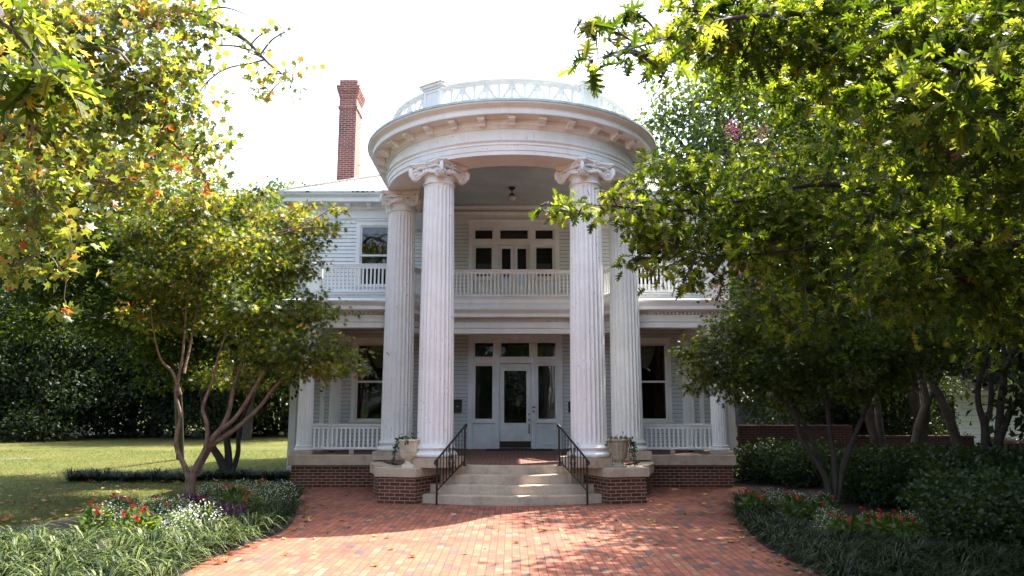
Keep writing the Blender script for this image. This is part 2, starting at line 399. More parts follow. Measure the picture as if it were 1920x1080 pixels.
for q, za, zb in ((mb, ZS, 7.95), (ml_, FZ, ZS)): clapboard(q, (-2.5, HR), (2.5, HR), za, zb, [(DOOR_LO[0] + 2.5, DOOR_LO[1] + 2.5, FZ - 1, DOOR_LO[3]), (DOOR_UP[0] + 2.5, DOOR_UP[1] + 2.5, DOOR_UP[2] - .2, DOOR_UP[3])])
clapboard(mb, (-2.5, HW), (-2.5, HR), FZ, 7.95); clapboard(mb, (2.5, HR), (2.5, HW), FZ, 7.95)
clapboard(mb, (-HX, 13), (-HX, HW), FZ, 7.36); clapboard(mb, (HX, HW), (HX, 13), FZ, 7.36)
part(mb, 'wall', SIDING, label='white clapboards of the upper storey'); part(ml_, 'wall', SIDING_SHADE, label='clapboards inside the ground floor porch, coloured greyer for its shade')
for sx in (-1, 1):   # corner boards and pilaster strips
  for k_ in range(3):
    mb = MB()
    if k_ == 0: mb.bx(sx * (HX + .03), sx * (HX - .16), HW - .03, HW + .14, .1, 7.36)
    if k_ == 1: mb.bx(sx * 2.47, sx * 2.64, HW - .03, HW + .12, FZ, 7.95)
    if k_ == 2: mb.bx(sx * 5.30, sx * 5.42, HW - .035, HW - .002, FZ, 4.0)
    part(mb, 'corner_board', WHITE)
mb = MB()
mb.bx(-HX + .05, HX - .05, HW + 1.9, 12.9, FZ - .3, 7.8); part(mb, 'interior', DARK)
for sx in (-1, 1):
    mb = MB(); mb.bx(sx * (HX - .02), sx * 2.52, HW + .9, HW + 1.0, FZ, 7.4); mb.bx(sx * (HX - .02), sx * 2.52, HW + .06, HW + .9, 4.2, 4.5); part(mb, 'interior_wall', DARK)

# --- sash windows
def curtain(mb, x0, x1, z0, z1, y, amp=0.03, fold=0.11):
    n = max(6, int((x1 - x0) / fold * 6)); V = []
    for i in range(n + 1):
        x = x0 + (x1 - x0) * i / n; yy = y + amp * math.sin(2 * math.pi * (x - x0) / fold)
        V += [(x, yy, z0), (x, yy, z1)]
    mb.add(V, [(2 * i, 2 * i + 2, 2 * i + 3, 2 * i + 1) for i in range(n)])
def frame(mb, x0, x1, z0, z1, y0, y1, wx, wz=None):
    """A rectangular frame whose outside is x0..x1, z0..z1."""
    wz = wz or wx
    mb.bx(x0, x0 + wx, y0, y1, z0, z1); mb.bx(x1 - wx, x1, y0, y1, z0, z1)
    mb.bx(x0 + wx, x1 - wx, y0, y1, z0, z0 + wz); mb.bx(x0 + wx, x1 - wx, y0, y1, z1 - wz, z1)
for (x0, x1, z0, z1), low, side in [(w, 0, i) for i, w in enumerate(W_UP)] + [(w, 1, i) for i, w in enumerate(W_LO)]:
    m = MB()
    c = 0.12
    m.bx(x0 - c, x0, HW - .05, HW + .1, z0 - .02, z1 + .02); m.bx(x1, x1 + c, HW - .05, HW + .1, z0 - .02, z1 + .02)
    m.bx(x0 - c, x1 + c, HW - .053, HW + .1, z1 + .02, z1 + .15); m.bx(x0 - c - .04, x1 + c + .04, HW - .09, HW + .1, z1 + .15, z1 + .19, bev=.01)
    m.bx(x0 - c - .04, x1 + c + .04, HW - .10, HW + .1, z0 - .08, z0 - .02, bev=.01); m.bx(x0 - c, x1 + c, HW - .04, HW + .1, z0 - .17, z0 - .08)
    win = part(m, 'window', WHITE)
    mid = (z0 + z1) / 2 if low else z0 + (z1 - z0) * .5
    s = MB(); frame(s, x0 + .002, x1 - .002, mid - .02, z1 + .018, HW - .01, HW + .03, .045, .05); part(s, 'upper_sash', WHITE, win)
    s = MB(); frame(s, x0 + .002, x1 - .002, z0 - .018, mid + .025, HW + .032, HW + .07, .045, .05); part(s, 'lower_sash', WHITE, win)
    g = MB(); g.bx(x0 + .03, x1 - .03, HW + .008, HW + .014, mid, z1); g.bx(x0 + .03, x1 - .03, HW + .048, HW + .054, z0, mid + .01)
    part(g, 'pane', GLASS, win)
    cm = MB()
    if low:
        if side == 0: curtain(cm, x0 + .03, x0 + .34, z0, z1, HW + .16); curtain(cm, x1 - .3, x1 - .03, z0, z1, HW + .16)
        else: curtain(cm, x1 - .34, x1 - .03, z0, z1, HW + .16); curtain(cm, x0 + .03, x0 + .3, z0, z1, HW + .16)
        part(cm, 'curtain', CURT_R, win)
        sw = MB()                                   # a draped swag hanging in the upper sash
        cx = (x0 + x1) / 2 + (-.06 if side else .1); V = []; nu, nv = 24, 12
        for i in range(nu + 1):
            u = i / nu * 2 - 1
            for j in range(nv + 1):
                v = j / nv; drop = v * (0.62 * (1 - u * u) + .05)
                V.append((cx + u * .34 * (1 - .1 * v), HW + .13 + .02 * math.sin(v * 26), z1 - .02 - drop))
        sw.add(V, [(i * (nv + 1) + j, (i + 1) * (nv + 1) + j, (i + 1) * (nv + 1) + j + 1, i * (nv + 1) + j + 1) for i in range(nu) for j in range(nv)])
        part(sw, 'swag', CURT_W, win, 40)
    else:
        cm.bx(x0 + .04, x1 - .04, HW + .10, HW + .11, z1 - .2, z1 - .03); part(cm, 'roller_blind', CURT_W, win)

# --- entrance doors, sidelights, transoms (ground floor and balcony)
def entrance(x0, x1, z0, z1, upper):
    y0, y1 = HR - .11, HR + .08
    cx = (x0 + x1) / 2; dw = 0.465 if not upper else .465   # half door
    m = MB()
    tb = z1 - .78 if not upper else z1 - .65     # transom bar centre
    sl = .54                                                 # sidelight bay width
    m.bx(x0, x0 + .14, y0, y1, z0, z1); m.bx(x1 - .14, x1, y0, y1, z0, z1)
    m.bx(x0 + .14, x1 - .14, y0, y1, z1 - .2, z1); m.bx(x0 - .06, x1 + .06, y0 - .05, y1, z1, z1 + .07, bev=.015)
    mull = [(cx - dw - .13, cx - dw), (cx + dw, cx + dw + .13)]
    for a, b in mull: m.bx(a, b, y0 - .005, y1, z0, z1 - .2)
    bays = [(x0 + .14, mull[0][0]), (mull[0][1], mull[1][0]), (mull[1][1], x1 - .14)]
    for a, b in bays: m.bx(a, b, y0 + .003, y1, tb - .07, tb + .07)
    sur = part(m, 'door_surround', WHITE if upper else TRIMDARK)
    for k, (a, b) in enumerate(bays):
        t = MB(); frame(t, a + .002, b - .002, tb + .072, z1 - .202, y0 + .05, y1, .05); tr = part(t, 'transom', WHITE if upper else TRIMDARK)
        g = MB(); g.bx(a + .06, b - .06, HR + .02, HR + .026, tb + .10, z1 - .24); part(g, 'pane', GLASS, tr)
    for k in (0, 2):
        a, b = bays[k]; t = MB(); pz = z0 + (.80 if upper else .72)
        frame(t, a + .002, b - .002, pz + .06, tb - .072, y0 + .05, y1, .07)
        t.bx(a + .002, b - .002, y0 + .01, y1, pz, pz + .058, bev=.008)
        t.bx(a + .002, b - .002, y0 + .075, y1, z0, pz - .002)
        frame(t, a + .07, b - .07, z0 + .12, pz - .06, y0 + .05, y0 + .09, .035)
        s_ = part(t, 'sidelight', WHITE if upper else TRIMDARK)
        g = MB(); g.bx(a + .06, b - .06, HR + .02, HR + .026, pz + .1, tb - .11); part(g, 'pane', GLASS, s_)
        if upper:
            c = MB(); curtain(c, a + .1, b - .1, pz + .05, pz + .55, HR + .12, .012, .06); part(c, 'curtain', CURT_B, s_)
    a, b = bays[1]
    leaves = [(a + .004, b - .004)] if not upper else [(a + .004, cx - .003), (cx + .003, b - .004)]
    for k, (u, v) in enumerate(leaves):
        st = .125 if not upper else .085
        gz0 = z0 + (.72 if not upper else .62); dt = tb - .074; sh_ = st if upper else .2
        d = MB(); yd0, yd1 = y0 + .10, y0 + .145
        d.bx(u, u + st, yd0, yd1, z0 + .02, dt); d.bx(v - st, v, yd0, yd1, z0 + .02, dt)
        d.bx(u + st, v - st, yd0, yd1, z0 + .02, gz0); d.bx(u + st, v - st, yd0, yd1, dt - sh_, dt)
        frame(d, u + st - .012, v - st + .012, gz0 - .012, dt - sh_ + .012, yd0 - .012, yd0 - .001, .025)
        door = part(d, 'balcony_door' if upper else 'front_door', WHITE if upper else TRIMDARK)
        g = MB(); g.bx(u + st - .005, v - st + .005, yd0 + .02, yd0 + .026, gz0 - .005, dt - sh_ + .005); part(g, 'pane', GLASS, door)
        if upper:
            c = MB(); curtain(c, u + .1, v - .1, gz0 - .0, gz0 + .56, HR + .12, .012, .06); part(c, 'curtain', CURT_B, door)
        else:
            kp = MB(); kp.bx(u + .01, v - .01, yd0 - .008, yd0 - .001, z0 + .03, z0 + .215); part(kp, 'kick_plate', BRONZE, door)
            hd = MB(); xh = v - .062
            hd.tube([(xh, yd0 - .012, z0 + .45), (xh, yd0 - .065, z0 + .48), (xh, yd0 - .07, z0 + .56), (xh, yd0 - .05, z0 + .65), (xh, yd0 - .012, z0 + .68)], [.018, .012, .014, .012, .02], 8)
            for zz in (z0 + .45, z0 + .68): hd.lathe([(.0, 0), (.024, 0), (.024, .008), (.0, .008)], (xh, yd0 - .012, zz), 10)
            part(hd, 'handle', BRONZE, door, 50)
            for zz in (z0 + .82, z0 + .98):
                k_ = MB(); V = [(xh + .026 * math.cos(t * math.pi / 8), yd0 - .001, zz + .026 * math.sin(t * math.pi / 8)) for t in range(16)] + [(xh + .02 * math.cos(t * math.pi / 8), yd0 - .022, zz + .02 * math.sin(t * math.pi / 8)) for t in range(16)]
                k_.add(V, [(i, (i + 1) % 16, 16 + (i + 1) % 16, 16 + i) for i in range(16)] + [tuple(range(16, 32))]); part(k_, 'deadbolt', BRONZE, door)
            # leaded heart motif and bevelled strip in the door glass
            hm = MB(); hc = ((u + v) / 2, z0 + 1.28); yy = yd0 + .012
            pts = []
            for i in range(41):
                t = 2 * math.pi * i / 40
                pts.append((hc[0] + .0085 * 16 * math.sin(t) ** 3, yy, hc[1] + .011 * (13 * math.cos(t) - 5 * math.cos(2 * t) - 2 * math.cos(3 * t) - math.cos(4 * t))))
            hm.tube(pts, .004, 4)
            part(hm, 'leaded_tracery', BRONZE, door); hm = MB()
            for s1 in (-1, 1): hm.tube([(hc[0] + s1 * .02, yy, hc[1] - .2), (hc[0] + s1 * .12, yy, hc[1] - .38), (hc[0] + s1 * .2, yy, hc[1] - .42)], .004, 4)
            hm.tube([(u + st, yy, gz0 + .1), (v - st, yy, gz0 + .1)], .005, 4); part(hm, 'leaded_bar', BRONZE, door); hm = MB(); hm.tube([(u + st, yy, dt - sh_ - .12), (v - st, yy, dt - sh_ - .12)], .005, 4)
            part(hm, 'leaded_bar', BRONZE, door)
    if not upper:
        kb = MB(); kb.bx(mull[1][0] + .025, mull[1][1] - .02, y0 - .02, y0 - .006, z0 + 1.16, z0 + 1.20); part(kb, 'door_number_plate', BRONZE)
        kb = MB(); kb.bx(mull[1][0] + .045, mull[1][1] - .045, y0 - .022, y0 - .006, z0 + 1.03, z0 + 1.09); part(kb, 'doorbell', BRONZE)
        kb = MB()                                          # carved bracket over the transom
        for w, zz0, zz1 in ((.16, -.02, .05), (.12, -.1, -.02), (.06, -.15, -.1)): kb.bx(cx - w, cx + w, y0 - .07, y0 - .006, z1 - .03 + zz0, z1 - .03 + zz1)
        part(kb, 'keystone', WHITE)
entrance(*DOOR_LO, False); entrance(*DOOR_UP, True)

# --- porch floors, foundation, stone coping
COPE = [(0.0, .51), (.07, .51), (.085, .525), (.085, .735), (.07, .75), (-.55, .75)]
def ring(r, a0, a1, n=24): return arc(0, 0, r, a0, a1, n)
mb = MB()
base_l = [(-5.26, HW), (-5.26, .45), (-3.13, .45)] + ring(3.17, 172, 226, 14)
base_r = [(-x, y) for x, y in base_l][::-1]
for sx in (-1, 1):
    mb = MB(); mb.sweep(base_l if sx < 0 else base_r, [(0, -.1), (0, .515)])
    x0, x1 = (-HX, -5.26) if sx < 0 else (5.26, HX)
    mb.sweep([(x0, HW), (x1, HW)], [(0, -.1), (0, FZ)]); mb.sweep([(sx * HX, 13), (sx * HX, HW)] if sx < 0 else [(HX, HW), (HX, 13)], [(0, -.1), (0, FZ)])
    part(mb, 'foundation', FBRICK)
for sx in (-1, 1):
    mb = MB(); p = [(-5.26, HW), (-5.26, .45), (-3.0, .45)]
    p = p if sx < 0 else [(-x, y) for x, y in p][::-1]
    mb.sweep(p, [(0, .512), (.06, .512), (.07, .522), (.07, .742), (.06, .752), (-.2, .752), (-.2, .6)], cap=True); cp = part(mb, 'coping', STONE)
    mb = MB(); p = ring(3.17, 176, 226, 14); p = p if sx < 0 else [(-x, y) for x, y in p][::-1]
    mb.sweep(p, [(-.3, .45), (.07, .45), (.08, .46), (.08, .65), (.07, .66), (-.5, .66)], cap=True); part(mb, 'curved_coping', STONE)
# brick porch floor: wings + round landing
mb = MB()
mb.poly([(-4.8, HW), (-4.8, .95), (-3.0, .95), (-2.9, .3)] + ring(2.95, 184, 227, 10) + ring(2.05, 240, 300, 14) + ring(2.95, 313, 356, 10) + [(2.9, .3), (3.0, .95), (4.8, .95), (4.8, HW), (2.5, HW), (2.5, HR), (-2.5, HR), (-2.5, HW)], FZ)
part(mb, 'porch_floor', FLOORB)

# --- curved stone steps between the columns
def steps():
    root = None
    tops = [(.174, 3.72), (.348, 3.45), (.522, 3.18), (.697, 2.88)]
    for i, (z, r) in enumerate(tops):
        w = [31.5, 30.5, 26.5, 24][i]
        mb = MB(); z0 = z - .172 if i else -.05
        back = r - .62
        prof = [(0, z0), (0, z - .012), (-.008, z - .002), (-.02, z), (-(r - back), z), (-(r - back), z0)]
        # slightly flatter than the portico circle
        cyo = 0.0
        mb.sweep(arc(0, .76, r, 270 - w, 270 + w, 30), prof, cap=True)
        part(mb, 'step', STONE, house, 30)
steps()
# splayed brick piers beside the steps
for sx in (-1, 1):
    P = [(-2.22, -1.75), (-2.66, -2.56), (-1.90, -2.74), (-1.22, -1.45)]
    if sx > 0: P = [(-x, y) for x, y in P][::-1]
    # order so that outward is to the right of travel (counter-clockwise from above)
    a = sum(P[i][0] * P[(i + 1) % 4][1] - P[(i + 1) % 4][0] * P[i][1] for i in range(4))
    if a < 0: P = P[::-1]
    mb = MB(); mb.sweep(P, [(0, -.08), (0, .515)], closed=True); pier = part(mb, 'pier', FBRICK)
    mb = MB(); mb.sweep(P, [(-.1, .512), (.035, .512), (.045, .522), (.045, .682), (.035, .692), (-.1, .692)], closed=True)
    mb.poly(P, .6915); part(mb, 'pier_cap', STONE, pier)
    # low return walls of the steps
    mb = MB(); mb.box((sx * 1.22, -1.98, .345), (.36, .42, .68), R(sx * 35)); part(mb, 'step_return', STONE)

# --- great columns
def fluted(mb, r0, r1, z0, z1, n=24, sub=8, depth=.024, zn=22, cx=0, cy=0):
    m = n * sub; V = []
    zs = [z0, z0 + .03, z0 + .05, z0 + .075, z0 + .11] + [z0 + .11 + (z1 - z0 - .22) * i / zn for i in range(1, zn)] + [z1 - .11, z1 - .075, z1 - .05, z1 - .03, z1]
    for z in zs:
        t = (z - z0) / (z1 - z0); r = r0 + (r1 - r0) * (t ** 1.7)
        e = min(z - z0, z1 - z); f = 0 if e < .035 else min(1, math.sqrt(max(0, (e - .03) / .075)))
        for k in range(m):
            u = (k % sub) / sub; prof = 0 if u < .2 else math.sqrt(max(0, 1 - ((u - .6) / .4) ** 2))
            rr = r - depth * f * prof; a = 2 * math.pi * k / m
            V.append((cx + rr * math.cos(a), cy + rr * math.sin(a), z))
    F = [(i * m + k, i * m + (k + 1) % m, (i + 1) * m + (k + 1) % m, (i + 1) * m + k) for i in range(len(zs) - 1) for k in range(m)]
    mb.add(V, F)
def torus_prof(r, z0, z1, n=8): 
    c = (z0 + z1) / 2; h = (z1 - z0) / 2
    return [(r - h + h * math.cos(-math.pi / 2 + math.pi * i / n), c + h * math.sin(-math.pi / 2 + math.pi * i / n)) for i in range(n + 1)]
def spiral(mb, c, u, w, nrm, r, turns=2.6, side=1):
    """A raised scroll on a disc: c centre, u/w in-plane axes, nrm outward."""
    pts = []; rad = []
    for i in range(64):
        t = i / 63; a = side * t * turns * 2 * math.pi + math.pi / 2; rr = r * (1 - t) ** 1.0 * .92 + .012
        pts.append(c + (u * math.cos(a) + w * math.sin(a)) * rr + nrm * (.006 + .03 * t)); rad.append(.017 * (1 - .55 * t))
    mb.tube(pts, rad, 6)
    mb.tube([c, c + nrm * .055], [.026, .02], 8)
def capital(root, cx, cy, ang):
    """Scamozzi ionic capital; one face looks along ang (degrees, plan)."""
    zt = 7.03; mb = MB()
    # necking and echinus
    mb.lathe([(.325, 6.555), (.345, 6.56), (.355, 6.575), (.345, 6.595), (.318, 6.605), (.316, 6.70), (.33, 6.715), (.345, 6.73), (.33, 6.75), (.34, 6.76), (.385, 6.80), (.40, 6.85), (.37, 6.90), (.3, 6.93)], (cx, cy, 0), 48)
    # egg row
    for k in range(24):
        a = 2 * math.pi * k / 24 + .13; q = Vector((cx + .392 * math.cos(a), cy + .392 * math.sin(a), 6.825))
        mb.tube([q + Vector((0, 0, -.045)), q + Vector((0, 0, -.02)), q + Vector((0, 0, .02)), q + Vector((0, 0, .05))], [.008, .032, .036, .02], 6)
    # abacus with hollow sides and clipped corners
    def aba(s):
        pts = []
        for k in range(4):
            a0 = R(ang + 45 + 90 * k)
            cdir = Vector((math.cos(a0), math.sin(a0))); tdir = Vector((-math.sin(a0), math.cos(a0)))
            c1 = cdir * (.63 * s) + tdir * .075 * s; c0 = cdir * (.63 * s) - tdir * .075 * s
            a1 = R(ang + 90 + 90 * k); nd = Vector((math.cos(a1), math.sin(a1)))
            nxt = R(ang + 135 + 90 * k); c2 = Vector((math.cos(nxt), math.sin(nxt))) * (.63 * s) - Vector((-math.sin(nxt), math.cos(nxt))) * .075 * s
            pts += [c0, c1]
            for j in range(1, 8):
                t = j / 8; p = c1.lerp(c2, t); pts.append(p - nd * (.085 * s * 4 * t * (1 - t)))
        return [(cx + p.x, cy + p.y) for p in pts]
    lv = [(.88, 6.93), (.93, 6.955), (.96, 6.975), (.96, 6.985), (1.0, 6.99), (1.0, 7.022), (.99, 7.029)]
    V = []; 
    for s, z in lv: V += [(x, y, z) for x, y in aba(s)]
    n = len(aba(1)); F = [(i * n + k, i * n + (k + 1) % n, (i + 1) * n + (k + 1) % n, (i + 1) * n + k) for i in range(len(lv) - 1) for k in range(n)]
    F += [tuple(range(n))[::-1], tuple((len(lv) - 1) * n + k for k in range(n))]
    mb.add(V, F)
    # corner scrolls
    Z = Vector((0, 0, 1))
    for k in range(4):
        a = R(ang + 45 + 90 * k); d = Vector((math.cos(a), math.sin(a), 0)); t = Vector((-math.sin(a), math.cos(a), 0))
        c = Vector((cx, cy, 6.785)) + d * .50; r = .135
        for s in (-1, 1):
            nn = (t * s * .93 + d * .37).normalized() ; uu = Z.cross(nn).normalized()
            cc = c + t * s * .05
            m = 24; V = []
            for q in range(m):
                b = 2 * math.pi * q / m; V.append(c + (d * math.cos(b) + Z * math.sin(b)) * r * .8)
            for q in range(m):
                b = 2 * math.pi * q / m; V.append(cc + (uu * (-1) * s * math.cos(b) * (-1 if s < 0 else -1) * s + Z * math.sin(b)) * r if False else cc + ((d - nn * d.dot(nn)).normalized() * math.cos(b) + Z * math.sin(b)) * r)
            F = [(q, (q + 1) % m, m + (q + 1) % m, m + q) if s > 0 else (q, m + q, m + (q + 1) % m, (q + 1) % m) for q in range(m)]
            F.append(tuple(range(m, 2 * m)) if s > 0 else tuple(range(m, 2 * m))[::-1])
            mb.add(V, F)
            ud = (d - nn * d.dot(nn)).normalized()
            spiral(mb, cc + nn * .002, ud, Z, nn, r, 2.5, 1)
            # band sweeping from the scroll back under the abacus to the middle of the face
            fa = R(ang + 45 + 90 * k + s * 45); fd = Vector((math.cos(fa), math.sin(fa), 0))
            mid = Vector((cx, cy, 6.90)) + fd * .40
            p0 = cc + Z * r * .82; mb.tube([p0, p0.lerp(mid, .35) + Z * .01, p0.lerp(mid, .7), mid], [.03, .032, .03, .022], 6)
            # swag of husks on the echinus
            e0 = c - d * .10 + t * s * .08 + Z * (-.02); e1 = Vector((cx, cy, 6.815)) + fd * .40
            for q in range(4):
                f0 = q / 4; a_ = e0.lerp(e1, f0); b_ = e0.lerp(e1, f0 + .25); mb.tube([a_, a_.lerp(b_, .5), b_], [.03, .052, .034], 7)
        # leaf under the corner
        mb.tube([c + d * .02 - Z * .10, c + d * .115, c + d * .12 + Z * .09, c + d * .08 + Z * .15], [.03, .045, .045, .04], 8)
    for k in range(4):   # flowers on the abacus
        a = R(ang + 90 * k); d = Vector((math.cos(a), math.sin(a), 0)); t = Vector((-math.sin(a), math.cos(a), 0)); c = Vector((cx, cy, 6.965)) + d * .39
        mb.tube([c - d * .05, c + d * .06], [.03, .026], 8)
        for q in range(7):
            b = 2 * math.pi * q / 7; e = c + (t * math.cos(b) + Z * math.sin(b)) * .062; mb.tube([e - d * .03, e + d * .025, e + d * .045], [.026, .028, .012], 6)
    return part(mb, 'capital', WHITE, root, 40)
def column(cx, cy, ang, plinth_s):
    root = MB()
    fluted(root, .368, .322, 1.13, 6.56, cx=cx, cy=cy)
    col = part(root, 'column', COLW, house, 50)
    mb = MB(); mb.lathe(torus_prof(.455, .885, .985) + [(.41, .985), (.405, .995), (.375, 1.015), (.37, 1.03), (.385, 1.042)] + torus_prof(.415, 1.042, 1.102) + [(.392, 1.102), (.392, 1.118), (.37, 1.131)], (cx, cy, 0), 56)
    part(mb, 'base', COLW, col, 45)
    h_ = plinth_s / 2; ca_, sa_ = math.cos(R(ang)), math.sin(R(ang))
    P = [np.array((cx + ca_ * a - sa_ * b, cy + sa_ * a + ca_ * b)) for a, b in ((-h_, -h_), (h_, -h_), (h_, h_), (-h_, h_))]
    if abs(cy) > 1:                                  # the corner facing the steps is cut off
        n_ = np.array((math.copysign(.174, -cx), -.985)); c_ = np.array((cx, cy)); Q = []
        for i in range(4):
            a, b = P[i], P[(i + 1) % 4]; da, db = n_.dot(a - c_) - .475, n_.dot(b - c_) - .475
            if da <= 0: Q.append(a)
            if da * db < 0: Q.append(a + (b - a) * da / (da - db))
        P = Q
        n_ = np.array((math.copysign(.98, cx), -.2)); Q = []
        for i in range(len(P)):
            a, b = P[i], P[(i + 1) % len(P)]; da, db = n_.dot(a - c_) - .475, n_.dot(b - c_) - .475
            if da <= 0: Q.append(a)
            if da * db < 0: Q.append(a + (b - a) * da / (da - db))
        P = Q
    mb = MB(); mb.sweep(P, [(0, .696), (0, .873), (-.012, .885), (-.2, .885)], closed=True); mb.poly(P, .8845); part(mb, 'plinth', STONE, col)
    capital(col, cx, cy, ang)
for sx in (-1, 1):
    column(sx * 1.57, -2.25, 270 + sx * 35, .90)
    column(sx * 2.70, 0.0, 270 + sx * 90, .95)
# --- porch columns and pilasters at the wings
def small_column(cx, cy, z0, z1, r, flat=False):
    root = MB(); fluted(root, r, r * .86, z0 + .16, z1 - .2, 20, 6, .014, 10, cx, cy)
    c = part(root, 'pilaster' if flat else 'porch_column', COLW, house, 50)
    mb = MB(); mb.lathe(torus_prof(r * 1.24, z0 + .01, z0 + .08) + [(r * 1.1, z0 + .08), (r * 1.08, z0 + .1)] + torus_prof(r * 1.13, z0 + .1, z0 + .14) + [(r * 1.0, z0 + .162)], (cx, cy, 0), 32); part(mb, 'base', COLW, c, 45)
    mb = MB(); rt = r * .86
    mb.lathe([(rt, z1 - .205), (rt * 1.1, z1 - .19), (rt * 1.0, z1 - .17), (rt, z1 - .12), (rt * 1.15, z1 - .1), (rt * 1.25, z1 - .07), (rt * 1.1, z1 - .05)], (cx, cy, 0), 32)
    mb.box((cx, cy, z1 - .026), (rt * 2.9, rt * 2.9, .048), bev=.008)
    for sy in (-1, 1):
        for s in (-1, 1):
            cc = Vector((cx + s * rt * 1.25, cy + sy * rt * 1.1, z1 - .11)); mb.tube([cc - Vector((0, .05, 0)), cc + Vector((0, .05, 0))], .06, 14)
            spiral(mb, cc + Vector((0, sy * .05, 0)), Vector((1, 0, 0)), Vector((0, 0, 1)), Vector((0, sy, 0)), .05, 2.2, s)
    part(mb, 'capital', WHITE, c, 40)
    mb = MB(); mb.box((cx, cy, z0 - .035), (r * 2.75, r * 2.75, .09), bev=.006); part(mb, 'plinth', STONE, c)
for sx in (-1, 1):
    small_column(sx * 5.05, .72, .83, 3.82, .19)
    small_column(sx * 4.98, HW - .06, .78, 3.9, .17, True)

# --- round portico: entablature, cornice, modillions
ucurve = [(-RF, HW + .3), (-RF, .9)] + ring(RF, 180, 360, 64) + [(RF, .9), (RF, HW + .3)]
mb = MB()
mb.sweep(ucurve, [(-.74, 7.9), (-.74, 7.3), (-.70, 7.27), (-.70, 7.20), (-.74, 7.17), (-.74, 7.035), (0, 7.035), (0, 7.12), (.018, 7.125), (.018, 7.235), (.036, 7.24), (.036, 7.285), (.055, 7.31), (.07, 7.325), (.07, 7.34), (.004, 7.346), (.0, 7.585), (.025, 7.59), (.03, 7.60), (.05, 7.635), (.085, 7.66), (.085, 7.672)])
ent = part(mb, 'portico_entablature', COLW, house, 25)
CORN = [(.085, 7.672), (.10, 7.765), (.39, 7.765), (.39, 7.775), (.40, 7.775), (.40, 7.875), (.41, 7.88), (.41, 7.893), (.425, 7.90), (.45, 7.925), (.48, 7.945), (.50, 7.965), (.505, 7.98), (.505, 8.0)]
mb = MB(); mb.sweep(ucurve, CORN); crn = part(mb, 'portico_cornice', WHITE, house, 25)
mb = MB(); mb.sweep(ucurve, [(.503, 7.998), (.525, 7.998), (.525, 8.045), (.515, 8.05), (-.25, 8.17), (-2.95, 8.35)]); part(mb, 'portico_roof', STEEL, house, 25)
def modillion(proto=None):
    """S-scroll bracket: local +X is outward, z down from 0."""
    prof = [(0, 0), (.205, 0), (.205, -.058), (.18, -.066), (.15, -.088), (.11, -.10), (.08, -.115), (.06, -.145), (.0, -.15)]
    V = [(x, -.072, z) for x, z in prof] + [(x, .072, z) for x, z in prof]; n = len(prof)
    m = MB(); m.add(V, [tuple(range(n)), tuple(range(n, 2 * n))[::-1]] + [(i, n + i, n + (i + 1) % n, (i + 1) % n) for i in range(n)])
    m.bx(-.0, .225, -.088, .088, -.018, 0.0)
    return m
first = None
def put_mod(x, y, ang, z=7.763, parent=None):
    global first
    if first is None:
        m = modillion(); o = m.build('bracket', WHITE); first = o
    else: o = first.copy(); COL.objects.link(o)
    o.location = (x, y, z); o.rotation_euler = (0, 0, ang); o.parent = parent; return o
for k in range(-8, 9):
    a = R(270 + 11.25 * k); put_mod((RF + .10) * math.cos(a), (RF + .10) * math.sin(a), a, parent=crn)
for sx in (-1, 1):
    for y in (.62, 1.24, 1.86, 2.48): put_mod(sx * (RF + .10), y, 0 if sx > 0 else math.pi, parent=crn)
# ceiling and crown of the portico
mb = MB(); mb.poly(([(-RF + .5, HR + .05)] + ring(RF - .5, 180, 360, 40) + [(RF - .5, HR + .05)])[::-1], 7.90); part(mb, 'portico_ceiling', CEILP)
mb = MB(); mb.bx(-2.46, 2.46, HR - .05, HR - .02, 7.36, 7.62); mb.bx(-2.46, 2.46, HR - .09, HR - .02, 7.621, 7.72, bev=.02); mb.bx(-2.46, 2.46, HR - .16, HR - .02, 7.80, 7.899, bev=.03)
part(mb, 'ceiling_crown', WHITE)
# --- roof balustrade
RB = 2.86
bal = MB(); bal.sweep([(-RB, HW)] + ring(RB, 180, 360, 64) + [(RB, HW)], [(-.03, 8.615), (.03, 8.615), (.03, 8.63), (.05, 8.65), (.05, 8.665), (.075, 8.69), (.10, 8.705), (.10, 8.725), (0, 8.755), (-.10, 8.725), (-.10, 8.705), (-.05, 8.665), (-.05, 8.64), (-.03, 8.63), (-.03, 8.615)])
bo = part(bal, 'roof_balustrade', WHITE, house, 25)
mb = MB(); mb.sweep([(-RB, HW)] + ring(RB, 180, 360, 64) + [(RB, HW)], [(-.035, 8.19), (.035, 8.19), (.035, 8.25), (-.035, 8.25), (-.035, 8.19)]); part(mb, 'bottom_rail', WHITE, bo, 25)
mb = MB(); mb.sweep([(-RB, HW)] + ring(RB, 180, 360, 64) + [(RB, HW)], [(-.02, 8.33), (.02, 8.33), (.02, 8.36), (-.02, 8.36), (-.02, 8.33)]); part(mb, 'middle_rail', WHITE, bo, 25)
PED = [35, 145, 215, 325]      # plan angles with pedestals; lattice between
seg = 70 / 13
for i in range(-16, 17):
    a0 = 270 + seg * i; p = lambda aa, z: (RB * math.cos(R(aa)), RB * math.sin(R(aa)), z)
    if any(abs(a0 - q) < 5.0 for q in (235, 305)): continue
    b = MB(); b.box(p(a0, 8.44), (.05, .065, .37), R(a0)); part(b, 'upright', WHITE, bo)
    if any(abs(a0 + seg / 2 - q) < 5.5 for q in (235, 305)) or a0 + seg > 361: continue
    b = MB(); up = i % 2 != 0
    b.tube([p(a0 + .25, 8.26 if up else 8.61), p(a0 + seg / 2, 8.435), p(a0 + seg - .25, 8.61 if up else 8.26)], .045, 4); part(b, 'brace', WHITE, bo)
